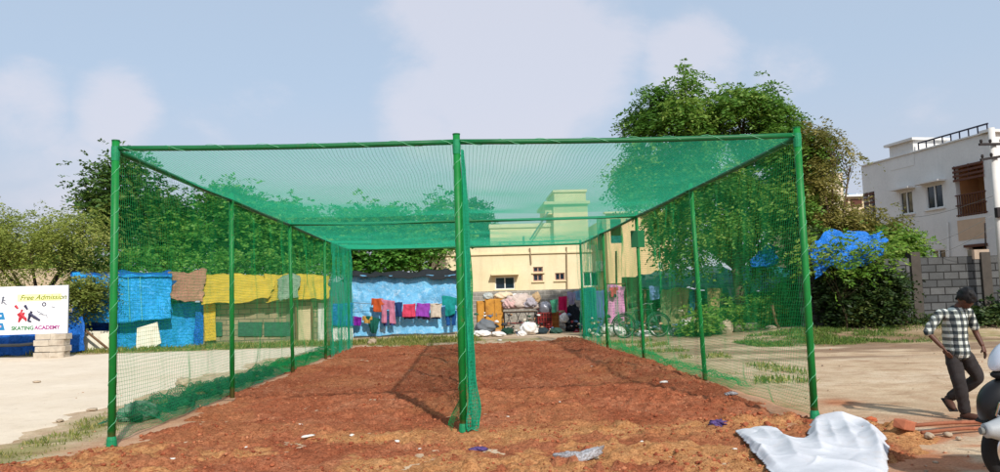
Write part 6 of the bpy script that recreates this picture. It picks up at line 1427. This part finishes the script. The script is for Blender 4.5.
for i in range(len(fp) - 1):
    p, q = Vector(fp[i]), Vector(fp[i + 1]); d = (q - p); n_ = Vector((-d.z, 0, d.x)).normalized() * -.012
    b.add([p + Vector((0, -.07, 0)), q + Vector((0, -.07, 0)), q + Vector((0, .07, 0)), p + Vector((0, .07, 0)), p + Vector((0, -.07, 0)) + n_, q + Vector((0, -.07, 0)) + n_, q + Vector((0, .07, 0)) + n_, p + Vector((0, .07, 0)) + n_], [(0, 1, 2, 3), (7, 6, 5, 4), (0, 4, 5, 1), (3, 2, 6, 7), (1, 5, 6, 2), (0, 3, 7, 4)])
b.build('rear_mudguard', M_rub, bike)
# black body panel with convex tail edge
V, Fq = ico(4); e_ = np.sign(V) * np.abs(V) ** .8
P = np.stack([e_[:, 0] * .40 + .10, e_[:, 1] * .15, e_[:, 2] * .25 + .66], -1); P[:, 2] += .06 * (P[:, 0] - .1)
pn_ = npmesh('side_panel', P, Fq, M_blk, bike, True)
MB().tube([(-.245, -.14, .60), (-.225, -.165, .70), (-.16, -.17, .72), (-.14, -.165, .62), (-.19, -.165, .58), (-.245, -.14, .60)], .010, 7).build('grab_loop', M_chr, pn_)
MB().tube([(-.39, -.22, .50), (-.385, -.22, .50), (-.35, -.22, .505), (-.20, -.23, .515), (.06, -.23, .50), (.42, -.20, .42), (.75, -.14, .30)], [.03, .055, .06, .115, .12, .06, .022], 18).build('muffler', M_alu, bike, True)
MB().tube([(-.42, -.22, .50), (-.38, -.22, .50)], [.028, .03], 14).build('exhaust_tip', M_grey, bike)
V2 = V.copy(); P = np.stack([V2[:, 0] * .34 + .16, V2[:, 1] * .15, V2[:, 2] * .07 + .90], -1)
npmesh('seat', P, Fq, M_rub, bike, True)
P = np.stack([V2[:, 0] * .20 + .02, V2[:, 1] * .17, V2[:, 2] * .115 + 1.06], -1); P[:, 2] -= .10 * np.maximum(0, -V2[:, 0]) ** 2
npmesh('tail_cowl', P, Fq, M_wht, bike, True)
P = np.stack([e_[:, 0] * .26 + .68, e_[:, 1] * .17, e_[:, 2] * .15 + .92], -1); npmesh('fuel_tank', P, Fq, M_wht, bike, True)
P = np.stack([e_[:, 0] * .22 + .62, e_[:, 1] * .16, e_[:, 2] * .18 + .42], -1); npmesh('engine', P, Fq, M_alu, bike, True)
b = MB()
for s_ in (-.09, .09): b.tube([(1.26, s_, RW), (1.0, s_, .98)], .022, 8)
b.build('fork', M_chr, bike)
MB().tube([(.82, -.36, 1.05), (.94, -.24, 1.10), (.98, 0, 1.06), (.94, .24, 1.10), (.82, .36, 1.05)], .014, 8).build('handlebar', M_rub, bike)
P = np.stack([V2[:, 0] * .10 + 1.08, V2[:, 1] * .11, V2[:, 2] * .11 + .93], -1); npmesh('headlight', P, Fq, M_chr, bike, True)
MB().tube([(.1, -.12, .25), (-.02, -.22, .02)], .014, 6).build('side_stand', M_blk, bike)
fp = [(1.26 + (RW + .04) * math.cos(q), 0, RW + (RW + .04) * math.sin(q)) for q in np.linspace(.3, 2.4, 14)]; MB().tube(fp, .055, 8).build('front_mudguard', M_wht, bike)
